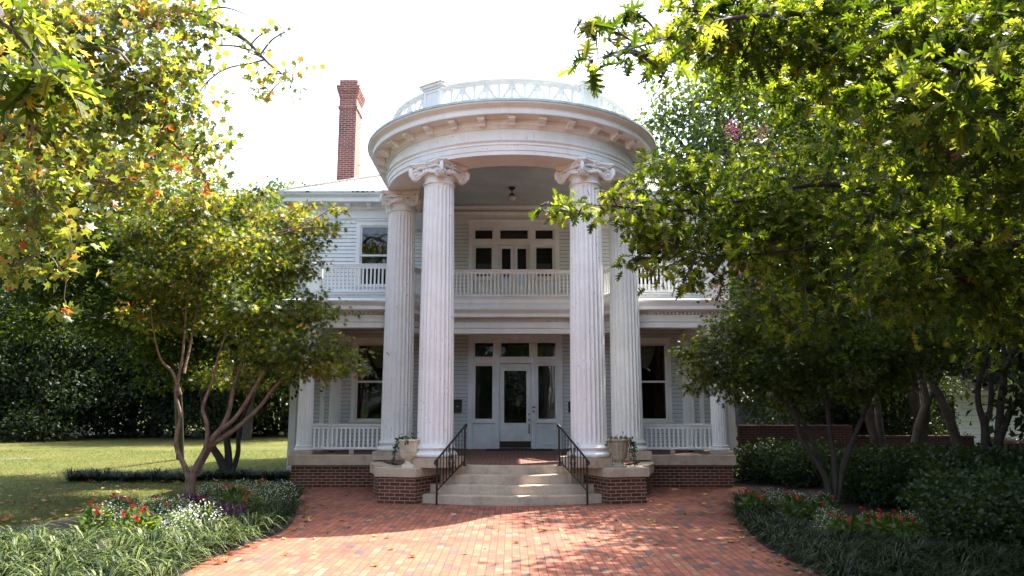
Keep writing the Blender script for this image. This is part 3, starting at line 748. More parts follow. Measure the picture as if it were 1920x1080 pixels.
for q in (235, 305):
    x, y = RB * math.cos(R(q)), RB * math.sin(R(q)); m = MB()
    m.box((x, y, 8.42), (.30, .46, .52), R(q)); 
    c0, s0 = math.cos(R(q)), math.sin(R(q))
    pl = lambda o, t, z, d: m.box((x + c0 * o - s0 * t, y + s0 * o + c0 * t, z), d, R(q))
    pl(.158, -.2, 8.42, (.025, .06, .5)); pl(.158, .2, 8.42, (.025, .06, .5)); pl(.157, 0, 8.64, (.024, .34, .05)); pl(.157, 0, 8.2, (.024, .34, .05))
    m.box((x, y, 8.70), (.38, .55, .05), R(q), bev=.015); m.box((x, y, 8.755), (.46, .63, .065), R(q), bev=.02); m.box((x, y, 8.80), (.50, .68, .03), R(q), bev=.008)
    m.box((x, y, 8.835), (.40, .40, .05), R(q), bev=.01)
    part(m, 'pedestal', WHITE, bo)

# --- main roof, eaves, chimney
eave_path = [(-HX, 13), (-HX, HW), (-RF + .1, HW)]
MAINC = [(0, 7.36), (.03, 7.36), (.03, 7.40), (.004, 7.42), (.004, 7.60), (.05, 7.635), (.085, 7.66)] + CORN
mc = []
for sx in (-1, 1):
    p = eave_path if sx < 0 else [(-x, y) for x, y in eave_path][::-1]
    mb = MB(); mb.sweep(p, MAINC); o = part(mb, 'eave_cornice', WHITE, house, 25); mc.append(o)
    mb = MB(); mb.sweep(p, [(.503, 7.998), (.525, 7.998), (.525, 8.05), (.45, 8.06)]); part(mb, 'drip_edge', STEEL, o)
    for k in range(6): put_mod(sx * (3.55 + .62 * k), HW - .10, -math.pi / 2, parent=o)
    for k in range(8): put_mod(sx * (HX + .10), HW + .2 + .62 * k, 0 if sx > 0 else math.pi, parent=o)
    if sx < 0:
        mb = MB()
        for (x, w) in ((-5.95, .1), (-4.62, .06), (-4.5, .1), (-4.36, .12), (-4.2, .05), (-4.05, .07)): mb.bx(x, x + w, HW - .530, HW - .527, 8.0 + random.uniform(0, .012), 8.04 + random.uniform(-.005, .01))
        part(mb, 'peeling_patch', DARK, o)
mb = MB(); e = HX + .50; yf = HW - .50; yb = 13.5; tpk = 4.6; zp = 8.05 + .5 * tpk
A = [(-e, yf, 8.05), (e, yf, 8.05), (e, yb, 8.05), (-e, yb, 8.05), (-e + tpk, yf + tpk, zp), (e - tpk, yf + tpk, zp), (e - tpk, yb - tpk, zp), (-e + tpk, yb - tpk, zp)]
def slope(i, j, k, l_):
    L = math.dist(A[i], A[j]); s = tpk * math.hypot(1, .5)
    mb.add([A[i], A[j], A[k], A[l_]], [(0, 1, 2, 3)], [[(0, 0), (L, 0), (L - tpk, s), (tpk, s)]])
slope(0, 1, 5, 4); slope(1, 2, 6, 5); slope(2, 3, 7, 6); slope(3, 0, 4, 7); mb.add([A[4], A[5], A[6], A[7]], [(0, 1, 2, 3)])
roof = part(mb, 'roof', ROOFM)
mb = MB(); hp = [Vector(A[0]), Vector(A[4])]; mb.tube([hp[0] + Vector((0, 0, .01)), hp[1] + Vector((0, 0, .01))], .05, 6); part(mb, 'ridge_cap', ROOFM, roof); mb = MB(); mb.tube([Vector(A[1]) + Vector((0, 0, .01)), Vector(A[5]) + Vector((0, 0, .01))], .05, 6); part(mb, 'ridge_cap', ROOFM, roof)
cx0, cy0 = -5.56, 6.2
mb = MB(); rect = lambda g: [(cx0 - .29 - g, cy0 - g), (cx0 + .29 + g, cy0 - g), (cx0 + .29 + g, cy0 + .92 + g), (cx0 - .29 - g, cy0 + .92 + g)]
ZC = at(650, 150, cy0 - CAMY)[2]
cp_ = [(0, 8.3), (0, ZC - 1.02), (.035, ZC - 1.02), (.035, ZC - .94), (0, ZC - .93), (0, ZC - .62), (.02, ZC - .62), (.02, ZC - .55), (.04, ZC - .55), (.04, ZC - .48), (.06, ZC - .48), (.06, ZC - .41), (.08, ZC - .41), (.08, ZC - .33), (.10, ZC - .33), (.10, ZC - .22), (.01, ZC - .22), (.01, ZC), (-.2, ZC), (-.2, ZC - .4)]
mb.sweep(rect(0), cp_, closed=True); part(mb, 'chimney', CBRICK, roof)
mb = MB(); p0 = Vector((cx0 + .29, cy0 + .6, at(672, 299, 24)[2])); mb.tube([p0, p0 + Vector((1.6, -.5, -.12)), p0 + Vector((3.2, -1.2, -.1))], .012, 5); part(mb, 'stay_rod', IRON, roof)

# --- porch entablatures of the wings and the recessed balcony between
wing_l = [(-5.27, HW), (-5.27, .52), (-3.55, .52)] + [(-3.3, .535), (-3.1, .58), (-2.95, .66)]
centre = [(-2.95, .66), (-2.44, 2.06), (2.44, 2.06), (2.95, .66)]
PE = [(-.38, 4.05), (-.38, 3.82), (0, 3.82), (0, 3.945), (.02, 3.95), (.035, 3.975), (.035, 3.99), (.0, 3.995), (.0, 4.135), (-.07, 4.14), (-.07, 4.205), (.05, 4.21), (.08, 4.225), (.33, 4.23), (.33, 4.32), (.34, 4.325), (.35, 4.335), (.37, 4.36), (.41, 4.39), (.43, 4.41), (.435, 4.425), (.435, 4.45), (-.35, 4.60)]
def entab(path, nm):
    mb = MB(); mb.sweep(path, PE, cap=True); o = part(mb, nm, WHITE, house, 25)
    d = MB(); P = [np.array(p) for p in path]
    for i in range(len(P) - 1):
        a, b = P[i], P[i + 1]; L = np.linalg.norm(b - a); t = (b - a) / L; nn = np.array((t[1], -t[0])); k = max(1, int(L / .095))
        ang = math.atan2(t[1], t[0])
        for j in range(k):
            q = a + t * (j + .5) * L / k + nn * -.012; d.box((q[0], q[1], 4.172), (.046, .10, .060), ang)
    part(d, 'dentils', WHITE, o); return o
entab(wing_l, 'porch_entablature'); entab([(-x, y) for x, y in wing_l][::-1], 'porch_entablature'); entab(centre, 'balcony_entablature')
# balcony floor fascia above the centre, curbs above the wings
ctr2 = [(-2.9, .80), (-2.42, 1.80), (2.42, 1.80), (2.9, .80)]
mb = MB(); mb.sweep(ctr2, [(-.2, 4.43), (.02, 4.43), (.02, 4.56), (.04, 4.565), (.04, 4.585), (.06, 4.59), (.06, 4.70), (.09, 4.715), (.09, 4.745), (-.3, 4.75)]); part(mb, 'balcony_fascia', WHITE, house, 25)
mb = MB(); mb.poly([(-5.2, HW), (-5.2, .98), (-2.9, .98), (-2.42, 1.82), (2.42, 1.82), (2.9, .98), (5.2, .98), (5.2, HW), (2.5, HW), (2.5, HR), (-2.5, HR), (-2.5, HW)], 4.748); part(mb, 'balcony_floor', simple('balcony_floor_paint', (.30, .32, .31), .6))
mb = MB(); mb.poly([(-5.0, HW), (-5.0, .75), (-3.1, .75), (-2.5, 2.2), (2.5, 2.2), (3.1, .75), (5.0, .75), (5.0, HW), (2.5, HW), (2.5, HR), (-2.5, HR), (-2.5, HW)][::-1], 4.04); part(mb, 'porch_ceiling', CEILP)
for sx in (-1, 1):
    p = [(-5.18, HW), (-5.18, .95), (-3.02, .95)]; p = p if sx < 0 else [(-x, y) for x, y in p][::-1]
    mb = MB(); mb.sweep(p, [(.05, 4.5), (.05, 4.53), (0, 4.545), (0, 4.60), (.008, 4.60), (.008, 4.66), (0, 4.66), (0, 4.685), (.035, 4.70), (.05, 4.715), (.05, 4.735), (-.2, 4.75)]); part(mb, 'balcony_curb', WHITE, house, 25)
    m = MB(); px, py = sx * 5.03, 1.08
    m.box((px, py, 5.11), (.34, .34, .72)); frame(m, px - .14, px + .14, 4.82, 5.40, py - .185, py - .171, .05); m.box((px, py, 5.49), (.42, .42, .05), bev=.012); part(m, 'pedestal', WHITE)

# --- railings: top rail + bottom rail + separate balusters
bproto = {}
def railing(a, b, zb, zt, pitch, w, nm):
    a = np.array(a); b = np.array(b); L = np.linalg.norm(b - a); t = (b - a) / L; ang = math.atan2(t[1], t[0]); mid = (a + b) / 2
    m = MB()
    m.box((mid[0], mid[1], zt - .085), (L, .045, .05), ang); m.box((mid[0], mid[1], zt - .035), (L, .085, .05), ang, bev=.012); m.box((mid[0], mid[1], zt - .005), (L, .12, .022), ang, bev=.008)
    m.box((mid[0], mid[1], zb + .035), (L, .07, .06), ang, bev=.01)
    r = part(m, nm, WHITE); k = int(round(L / pitch))
    for j in range(k):
        q = a + t * (j + .5) * L / k; key = round(zt - zb, 3), w
        if key not in bproto:
            o = MB().box((0, 0, 0), (w, w, zt - zb - .17), 0).build('baluster', WHITE); bproto[key] = o
        else: o = bproto[key].copy(); COL.objects.link(o)
        o.parent = r; o.location = (q[0], q[1], (zt - .11 + zb + .06) / 2); o.rotation_euler = (random.uniform(-.006, .006), random.uniform(-.01, .01), ang)
for sx in (-1, 1):
    railing((sx * 4.86, .72), (sx * 3.12, .72), .86, 1.47, .108, .045, 'porch_railing')
    railing((sx * 4.86, 1.02), (sx * 3.06, 1.02), 4.755, 5.50, .102, .042, 'balcony_railing')
    railing((sx * 2.82, .95), (sx * 2.43, 1.73), 4.755, 5.49, .102, .042, 'balcony_railing')
    m = MB(); m.box((sx * 3.9, .75, .81), (.10, .10, .12), bev=.01); part(m, 'railing_block', STONE)
railing((-2.43, 1.74), (2.43, 1.74), 4.755, 5.49, .1015, .042, 'balcony_railing')

# ------------------------------------------------------------------ things fixed to or standing at the house
lamp = empty('ceiling_lamp', (0, 2.2, 7.9), 'dark pendant lamp with milk glass globe under the portico ceiling', 'lamp')
LP = at(959, 384, 20)
m = MB(); m.lathe([(0, 0), (.10, 0), (.105, -.02), (.06, -.06), (.02, -.09), (.014, -.10), (.014, -.16), (.03, -.17), (.09, -.22), (.085, -.25), (.0, -.25)][::-1], (0, 2.2, 7.9), 24); m.build('stem', IRON, lamp, 40)
m = MB(); m.lathe([(.09, -.25), (.115, -.27), (.12, -.30), (.10, -.345), (.05, -.375), (0.0, -.38)][::-1], (0, 2.2, 7.9), 24); m.build('globe', GLOBE, lamp, 60)
mail = empty('mailbox', (-1.48, HR - .1, 2.0), 'black metal mailbox hung on the clapboards left of the front door', 'mailbox')
x, z = at(858, 760, HR - .1 - CAMY)[0], at(858, 760, HR - .1 - CAMY)[2]
m = MB(); m.bx(x - .12, x + .12, HR - .14, HR - .021, z - .2, z + .12, bev=.01); m.build('body', IRON, mail)
m = MB(); m.add([(x - .13, HR - .02, z + .17), (x + .13, HR - .02, z + .17), (x + .13, HR - .18, z + .10), (x - .13, HR - .18, z + .10), (x - .13, HR - .18, z + .03), (x + .13, HR - .18, z + .03)], [(0, 1, 2, 3), (3, 2, 5, 4)]); m.build('lid', IRON, mail)
m = MB(); m.bx(x - .03, x + .03, HR - .150, HR - .142, z - .04, z - .02); m.build('badge', STEEL, mail)
m = MB(); x = at(1069, 763, HR - CAMY)[0]; z = at(1069, 763, HR - CAMY)[2]; m.bx(x - .06, x + .06, HR - .10, HR - .02, z - .15, z + .15, bev=.01); o = m.build('wall_box', IRON); tag(o, 'small dark box on the clapboards right of the front door, half behind the column', 'box')
m = MB(); m.bx(-.72, 1.12, HR - .95, HR - .25, FZ + .002, FZ + .018, bev=.005); o = m.build('doormat', MAT); tag(o, 'black doormat lying on the porch bricks before the front door', 'doormat')
fl = at(557, 393, 21.2); m = MB(); fl[2] -= .0
flood = empty('security_light', tuple(fl), 'dark twin floodlight under the left end of the eave', 'floodlight')
for s in (-1, 1):
    m = MB(); c = Vector(fl) + Vector((s * .11, -.05, 0)); dd = Vector((s * .5, -.7, -.5)).normalized()
    m.tube([c, c + dd * .08, c + dd * .2], [.05, .06, .085], 12); m.build('lamp_head', IRON if s > 0 else GLOBE, flood, 40)
m = MB(); m.tube([Vector(fl) + Vector((0, .1, .12)), Vector(fl) + Vector((0, 0, 0)), Vector(fl) + Vector((0, -.02, -.03))], .025, 8); m.bx(fl[0] - .12, fl[0] + .12, fl[1] - .08, fl[1] - .03, fl[2] - .02, fl[2] + .02); m.build('bracket', IRON, flood)

def urn(cx, cy, z0, kind, label):
    r = empty('urn_planter', (cx, cy, z0), label, 'planter', 'stone urns on the brick piers')
    if kind == 0:
        pr = [(.145, 0), (.145, .02), (.135, .04), (.10, .065), (.075, .09), (.07, .115), (.085, .13), (.075, .14), (.11, .16), (.16, .20), (.183, .25), (.186, .30), (.196, .303), (.196, .318), (.188, .322), (.192, .40), (.20, .48), (.207, .50), (.225, .515), (.228, .53), (.222, .545), (.19, .545), (.18, .49), (0, .48)]
        m = MB(); m.lathe(pr, (cx, cy, z0), 40); m.build('bowl', URN, r, 35)
    else:
        pr = [(.145, 0), (.15, .02), (.13, .05), (.08, .075), (.075, .10), (.10, .125), (.135, .16), (.15, .19), (.155, .25), (.165, .256), (.165, .268), (.157, .274), (.165, .35), (.18, .45), (.195, .50), (.225, .52), (.228, .54), (.218, .55), (.18, .55), (.17, .49), (0, .48)]
        m = MB(); m.lathe(pr, (cx, cy, z0), 40); b = m.build('bowl', stone('mossy_cast_stone', (.42, .37, .26)), r, 35)
        for k in range(14):
            a = 2 * math.pi * k / 14; f = MB(); f.tube([(cx + .16 * math.cos(a), cy + .16 * math.sin(a), z0 + .29), (cx + .172 * math.cos(a), cy + .172 * math.sin(a), z0 + .38), (cx + .188 * math.cos(a), cy + .188 * math.sin(a), z0 + .47)], [.012, .02, .016], 6); f.build('flute', b.data.materials[0], b, 60)
    return r
URNS = [(-2.08, -2.46, .692), (2.15, -2.46, .692)]
urn(*URNS[0], 0, 'smooth cream stone urn on the brick pier left of the steps')
urn(*URNS[1], 1, 'mossy fluted stone urn on the brick pier right of the steps')

def handrail(sx):
    # px positions from the photograph, both rails splayed with the steps
    bot = Vector((sx * 1.46, -2.88, 0.17)); top = Vector((sx * .965, -2.22, FZ)); hb, ht = .70, .80
    r = empty('handrail', (sx * 1.5, -2.62, .0), 'black wrought iron handrail with scrolls up the %s side of the stone steps' % ('left' if sx < 0 else 'right'), 'handrail', 'iron handrails of the front steps')
    Z = Vector((0, 0, 1))
    pb = bot + Z * hb; pt = top + Z * ht
    m = MB(); m.tube([bot - Z * .165, pb], .021, 6); m.build('post', IRON, r)
    m = MB(); m.tube([top, pt], .021, 6); m.box(tuple(top + Z * .006), (.12, .12, .01)); m.build('post', IRON, r)
    ext = (pt - pb).normalized(); m = MB()
    m.tube([pb - ext * .05 - Z * .07, pb - ext * .085 - Z * .03, pb - ext * .06 + Z * .012, pb, pt, pt + ext * .045 + Z * .0, pt + ext * .07 - Z * .04, pt + ext * .03 - Z * .06], [.012, .018, .022, .02, .02, .022, .018, .012], 8); m.build('top_rail', IRON, r, 50)
    lb = bot + Z * .10; lt = top + Z * .10; m = MB(); m.tube([lb, lt], .013, 5); m.build('bottom_rail', IRON, r)
    n = 9
    for i in range(1, n):
        f = i / n; a = lb.lerp(lt, f); b = pb.lerp(pt, f); m = MB(); m.tube([a, b], .008, 4); m.build('baluster', IRON, r)
    c = MB(); f0 = 4.5 / n; a = lb.lerp(lt, f0); b = pb.lerp(pt, f0); H = (b - a).length; t = (lt - lb); t.z = 0; t.normalize()
    for zc, hh, sg in ((.16, .07, 1), (.36, .075, -1), (.56, .075, 1), (.78, .07, -1)):
        for s in (-1, 1):
            pts = []
            for i in range(40):
                q = i / 39; an = sg * s * q * 4.2 * math.pi / 1.3 + math.pi / 2; rr = hh * (1 - q * .82)
                pts.append(a + Z * (H * zc + math.sin(an) * rr * 1.2) + t * (s * (.05 + .0) + s * 0 + math.cos(an) * rr * .62 * 1))
            c.tube(pts, .006, 4)
    c.build('scrollwork', IRON, r)
for sx in (-1, 1): handrail(sx)

# ------------------------------------------------------------------ ground, drive, paths
def ground_mat():
    m, nt, n, l, b = new_mat('lawn_turf')
    tc = n.new('ShaderNodeTexCoord')
    a = N(n, 'ShaderNodeTexNoise', Scale=0.35, Detail=6.0, Roughness=0.6); c = N(n, 'ShaderNodeTexNoise', Scale=5.0, Detail=6.0, Roughness=0.7); d = N(n, 'ShaderNodeTexNoise', Scale=55.0, Detail=4.0)
    for q in (a, c, d): l.new(tc.outputs['Object'], q.inputs['Vector'])
    r1 = ramp(n, [(0.35, (0.035, 0.055, 0.010)), (0.5, (0.08, 0.088, 0.02)), (0.65, (0.155, 0.125, 0.052))])
    s = math_n(n, l, 'MULTIPLY_ADD', c.outputs[0], 0.6, math_n(n, l, 'MULTIPLY', a.outputs[0], 0.4)); l.new(s, r1.inputs[0])
    r2 = ramp(n, [(0.3, (0.55, 0.55, 0.5)), (0.7, (1.25, 1.2, 1.1))]); l.new(d.outputs[0], r2.inputs[0])
    l.new(mixc(n, l, 1.0, r1.outputs[0], r2.outputs[0], 'MULTIPLY'), b.inputs['Base Color']); b.inputs['Roughness'].default_value = 0.95
    b.inputs['Specular IOR Level'].default_value = 0.15
    bump(n, l, d.outputs[0], 0.8, 0.03, b); return m
LAWN = ground_mat()
mb = MB(); S = 400; mb.poly([(-S, -S), (S, -S), (S, S), (-S, S)], -0.004); tag(mb.build('lawn', LAWN), kind='structure')
g2 = lambda *p: [tuple(ground(x, y)[:2]) for x, y in p]
left_edge = g2((548, 926), (556, 955), (545, 985), (510, 1006), (440, 1030), (380, 1056), (330, 1080)); left_edge = curve(left_edge + [(left_edge[-1][0] - .55, left_edge[-1][1] - 1.0), (-7.5, -13.5), (-14, -16.5)], 5)
right_edge = g2((1400, 915), (1385, 950), (1400, 992), (1440, 1030), (1500, 1062), (1545, 1082)); right_edge = curve(right_edge + [(right_edge[-1][0] + .6, right_edge[-1][1] - 1.0), (7.6, -13.5), (14, -16.5)], 5)
drive = [tuple(p) for p in left_edge] + [(-14, -26), (14, -26)] + [tuple(p) for p in right_edge][::-1] + [(right_edge[0][0], .5), (left_edge[0][0] , .5)]
mb = MB(); mb.v = [(p[0], p[1], 0.004) for p in drive]; mb.f = [list(range(len(drive)))]; mb.uv = [[(p[1], p[0]) for p in drive]]; mb.mi = [0]
tag(mb.build('driveway', PAVE), kind='structure')
def bedpoly(edge, out): return [tuple(p) for p in edge] + out
mb = MB(); mb.poly(bedpoly(left_edge[:30], [(-7.4, -9.6), (-8.0, -8.2), (-8.3, -6.5), (-7.5, -4.4), (-6.8, -2.6), (-5.6, -1.0), (-5.3, .4)]), 0.001); tag(mb.build('bed_soil', SOIL), kind='structure')
mb = MB(); mb.poly((bedpoly(right_edge[:30], [(8.0, -11), (16, -10.0), (17, 3.2), (5.3, 3.4)]))[::-1], 0.001); tag(mb.build('bed_soil', SOIL), kind='structure')
mb = MB(); pth = g2((-400, 874), (70, 860), (70, 858.5), (-400, 870)); mb.poly(pth, 0.002); tag(mb.build('path', simple('pale_concrete', (.085, .078, .068), .9)), kind='structure')

# ------------------------------------------------------------------ foliage machinery
def fold(V, k=0.28): return np.array([(x, y, abs(x) * k - 0.10 * y * y) for x, y in V])
def t_simple(w=.28): return fold([(0, 0), (w, .45), (0, 1), (-w, .45)]), [(0, 1, 2), (0, 2, 3)]
def t_lobed(tips, sinus, c=(0, .36)):
    """Palmate leaf: tips = [(angle, radius)], sinus radius between them."""
    V = [c]; F = []; n = len(tips); pts = [(0, 0)]
    for i, (a, r) in enumerate(tips):
        pts.append((c[0] + r * math.sin(R(a)), c[1] + r * math.cos(R(a))))
        if i < n - 1: am = (a + tips[i + 1][0]) / 2; pts.append((c[0] + sinus * math.sin(R(am)), c[1] + sinus * math.cos(R(am))))
    V += pts; m = len(pts)
    for i in range(n):
        a = 0 if i == 0 else 2 * i; F.append((0, 1 + a, 1 + 2 * i + 1, 1 + (2 * i + 2 if i < n - 1 else 0)))
    return fold(V), F
T_SIMPLE = t_simple(); T_BROAD = t_simple(.36)
T_MAPLE = t_lobed([(-125, .34), (-78, .52), (-38, .62), (0, .66), (38, .62), (78, .52), (125, .34)], .16)
T_SYC = t_lobed([(-118, .44), (-58, .62), (0, .66), (58, .62), (118, .44)], .29)
def t_oak():
    half = [((.015, .0), None), ((.075, .18), ((.15, .05), (.19, .11))), ((.10, .34), ((.33, .24), (.34, .30))), ((.115, .54), ((.46, .50), (.44, .57))), ((.10, .72), ((.36, .78), (.32, .83))), ((.075, .86), ((.17, .95), (.13, .99)))]
    V = []; F = []
    mid = [(0, h[0][1]) for h in half] + [(0, 1.0)]
    V += mid; base = len(mid)
    for s in (1, -1):
        si = []
        for h in half: si.append(len(V)); V.append((s * h[0][0], h[0][1]))
        for i in range(1, len(half)):
            F.append((i - 1, si[i - 1], si[i], i))
            a, b = half[i][1]; ia = len(V); V.append((s * a[0], a[1])); V.append((s * b[0], b[1]))
            prev = si[i - 1]; F.append((prev, ia, ia + 1, si[i]))
        F.append((len(half) - 1, si[-1], len(half)))
    return np.array([(x, y, abs(x) * .35 - .28 * y * y) for x, y in V]), F
T_OAK = t_oak()
def leaves(name, tmpl, pos, axis, nrm, size, tint, mat, parent=None, curl=0.0):
    """One mesh of many leaf-shaped faces."""
    tv, tf = tmpl; n = len(pos); k = len(tv)
    pos = np.asarray(pos, np.float32); axis = axis / np.maximum(1e-6, np.linalg.norm(axis, axis=1, keepdims=True))
    nrm = nrm - axis * np.sum(nrm * axis, 1, keepdims=True); nrm = nrm / np.maximum(1e-6, np.linalg.norm(nrm, axis=1, keepdims=True))
    bx = np.cross(axis, nrm); size = np.broadcast_to(np.asarray(size, np.float32), (n,))
    cu = 1 + RNG.normal(0, .8, (n, 1, 1)) * curl
    z = tv[None, :, 2:3] * cu
    V = pos[:, None, :] + size[:, None, None] * (tv[None, :, 0:1] * bx[:, None, :] + tv[None, :, 1:2] * axis[:, None, :] + z * nrm[:, None, :])
    V = V.reshape(-1, 3).astype(np.float32)
    cnt = np.array([len(f) for f in tf]); flat = np.concatenate([np.array(f) for f in tf])
    loops = (flat[None, :] + (np.arange(n) * k)[:, None]).reshape(-1).astype(np.int32)
    tot = np.tile(cnt, n); start = np.concatenate([[0], np.cumsum(tot)[:-1]]).astype(np.int32)
    me = bpy.data.meshes.new(name); me.vertices.add(len(V)); me.vertices.foreach_set('co', V.reshape(-1))
    me.loops.add(len(loops)); me.loops.foreach_set('vertex_index', loops)
    me.polygons.add(len(tot)); me.polygons.foreach_set('loop_start', start); me.polygons.foreach_set('loop_total', tot.astype(np.int32))
    a = me.attributes.new('tint', 'FLOAT', 'POINT'); a.data.foreach_set('value', np.repeat(np.clip(tint, 0, 1), k).astype(np.float32))
    me.materials.append(mat); me.update(calc_edges=True)
    o = bpy.data.objects.new(name, me); COL.objects.link(o)
    if parent is not None:
        o.parent = parent; o.matrix_parent_inverse = Matrix.Translation(parent_loc(parent)).inverted()
    return o
def rdir(n): v = RNG.normal(0, 1, (n, 3)); return v / np.linalg.norm(v, axis=1, keepdims=True)
def sprays(blobs, per, spray_r, flat=.45, shell=.55, density=1.0):
    """Scatter leafy sprays through ellipsoidal limbs; returns leaf positions, spray centres, blob index."""
    out = []; C = []; B = []
    for bi, (c, r, n) in enumerate(blobs):
        c = np.array(c, float); r = np.array(r if hasattr(r, '__len__') else (r, r, r * .8), float); k = max(1, int(n * density / per))
        d = rdir(k); rad = (shell + (1 - shell) * RNG.random(k)) ** .8; rad = np.where(RNG.random(k) < .25, RNG.random(k) ** .5 * .7, rad)
        cc = c + d * rad[:, None] * r
        for q in cc:
            m = max(3, int(per * RNG.uniform(.6, 1.4))); sr = min(spray_r * RNG.uniform(.7, 1.3), 1.1 * float(r[0]))
            p = RNG.normal(0, .5, (m, 3)) * np.array((sr, sr, sr * flat)) + q
            out.append(p); C.append(np.repeat(q[None], m, 0)); B.append(np.full(m, bi))
    return np.concatenate(out), np.concatenate(C), np.concatenate(B)
def crown(name, blobs, tmpl, mat, size, per=26, axj=.45, spray_r=.4, flat=.45, droop=.25, tilt=.55, parent=None, shell=.5, tint_c=.5, tint_s=.2, density=1.0, tintfn=None):
    P, C, B = sprays(blobs, per, spray_r, flat, shell, density); n = len(P)
    o = P - C; ax = o / np.maximum(.05, np.linalg.norm(o, axis=1, keepdims=True)) + RNG.normal(0, axj, (n, 3)); ax[:, 2] -= droop
    nr = np.array((0, 0, 1.0)) + RNG.normal(0, tilt, (n, 3))
    key = (np.abs(np.sin(C[:, 0] * 12.9898 + C[:, 1] * 78.233 + C[:, 2] * 37.7)) * 43758.5453) % 1.0
    t = tint_c + (key - .5) * tint_s * 1.6 + RNG.normal(0, tint_s * .5, n)
    if tintfn is not None: t = tintfn(P, t)
    ob = leaves(name, tmpl, P, ax, nr, size * RNG.uniform(.55, 1.25, n), t, mat, parent, .7)
    return ob, C
def limbs(mb, stems, blobs, C=None, r_end=.012, sides=6, twig=0.006, ntw=0, rl=.035):
    """stems: list of (points, radii). Adds a limb from the nearest stem point to every leafy limb, and fine twigs."""
    sp = []; 
    for pts, rad in stems:
        cv = curve(pts, 5); rr = np.interp(np.linspace(0, 1, len(cv)), np.linspace(0, 1, len(rad)), rad); mb.tube(cv, list(rr), sides + 2)
        for i in range(len(cv)): sp.append((np.array(cv[i]), rr[i], i / len(cv)))
    for c, r, n in blobs:
        c = np.array(c, float)
        cand = [(np.linalg.norm(c - p) + (1.2 * max(0, p[2] - c[2] + .2)) + (.8 if t < .35 else 0), k) for k, (p, _, t) in enumerate(sp)]
        k = min(cand)[1]; p, pr, _ = sp[k]; L = np.linalg.norm(c - p); mid = (p + c) / 2 + RNG.normal(0, .06 * L, 3) + np.array((0, 0, .05 * L))
        r0 = min(pr * .75, rl * (.5 + .25 * L)); cv = curve([p, mid, c], 5)
        mb.tube(cv, list(np.linspace(r0, r_end, len(cv))), sides)
        if C is not None and ntw:
            rm = float(np.max(r))
            U = np.unique(np.round(C, 4), axis=0); d = np.linalg.norm(U - c, axis=1); near = U[d < rm * 1.3]
            if len(near):
                for q in near[RNG.choice(len(near), min(ntw, len(near)), replace=False)]:
                    s = cv[RNG.integers(len(cv) // 2, len(cv))]; m = (s + q) / 2 + RNG.normal(0, .08 * np.linalg.norm(q - s) + .01, 3); mb.tube(curve([s, m, q], 3), list(np.linspace(r_end * .7, twig * .6, 7)), 4, cap=False)
def pxb(lst, D, kx=1.0, n=1.0, flat=.85, dj=0.0):
    """Leafy limbs from photo pixels: (px, py, radius px[, metres nearer/farther]) at D metres."""
    out = []
    for q in lst:
        d = D + (q[3] if len(q) > 3 else 0) + RNG.uniform(-dj, dj); r = q[2] / FPX * d * 1.03
        out.append((at(q[0], q[1], d), (r * kx, r * kx, r * flat), max(20, n * r * r)))
    return out
LEAF_MAPLE = leaf_mat('maple_leaf', [(0.0, (.007, .015, .003)), (.45, (.024, .044, .007)), (.75, (.085, .115, .016)), (.93, (.17, .15, .022)), (1.0, (.20, .07, .02))], [(0, (.06, .10, .008)), (.45, (.22, .29, .018)), (.75, (.55, .55, .04)), (.93, (.75, .55, .06)), (1, (.65, .2, .05))], .34, .45, .3)
LEAF_SYC = leaf_mat('sycamore_leaf', [(0.0, (.03, .055, .010)), (.5, (.08, .115, .018)), (.8, (.20, .21, .03)), (.96, (.33, .21, .035)), (1.0, (.34, .075, .018))], [(0, (.09, .15, .015)), (.5, (.27, .32, .03)), (.8, (.68, .62, .07)), (.96, (.85, .45, .07)), (1, (.7, .17, .04))], .42, .45, .35)
LEAF_OAK = leaf_mat('oak_leaf', [(0.0, (.006, .015, .004)), (.6, (.014, .031, .007)), (1.0, (.04, .062, .010))], [(0, (.07, .13, .005)), (.5, (.18, .28, .010)), (.68, (.55, .68, .03)), (1, (.92, .95, .09))], .29, .5, .1)
LEAF_CRAPE = leaf_mat('crape_leaf', [(0.0, (.006, .014, .004)), (.6, (.016, .031, .007)), (.92, (.09, .10, .02)), (1.0, (.20, .07, .03))], [(0, (.07, .13, .01)), (.5, (.17, .25, .015)), (.7, (.55, .62, .05)), (.92, (.8, .78, .08)), (1, (.5, .2, .06))], .26, .5, .1)
LEAF_BACK = leaf_mat('background_leaf', [(0.0, (.004, .009, .003)), (.6, (.010, .018, .005)), (1.0, (.032, .042, .009))], [(0, (.05, .10, .01)), (.6, (.08, .13, .01)), (1, (.30, .34, .03))], .18, .6, .25, 1.3)
LEAF_FAR = leaf_mat('tall_tree_leaf', [(0.0, (.03, .055, .014)), (.6, (.06, .095, .02)), (1.0, (.11, .13, .03))], [(0, (.2, .32, .05)), (.6, (.38, .5, .08)), (1, (.58, .6, .10))], .42, .45, .4)
LEAF_PEC = leaf_mat('pecan_leaf', [(0.0, (.02, .042, .010)), (.6, (.042, .07, .016)), (1.0, (.085, .11, .022))], [(0, (.08, .14, .02)), (.6, (.19, .28, .03)), (1, (.42, .46, .06))], .34, .42, .5)
LEAF_SHRUB = leaf_mat('shrub_leaf', [(0.0, (.007, .018, .006)), (.6, (.017, .037, .010)), (1.0, (.04, .07, .015))], [(0, (.05, .12, .01)), (1, (.2, .3, .03))], .18, .45, .35, .8)
BLOOM_P = leaf_mat('pink_bloom', [(0, (.5, .10, .2)), (1, (.72, .25, .36))], [(0, (.6, .15, .3)), (1, (.8, .35, .45))], .3, .7, .2)

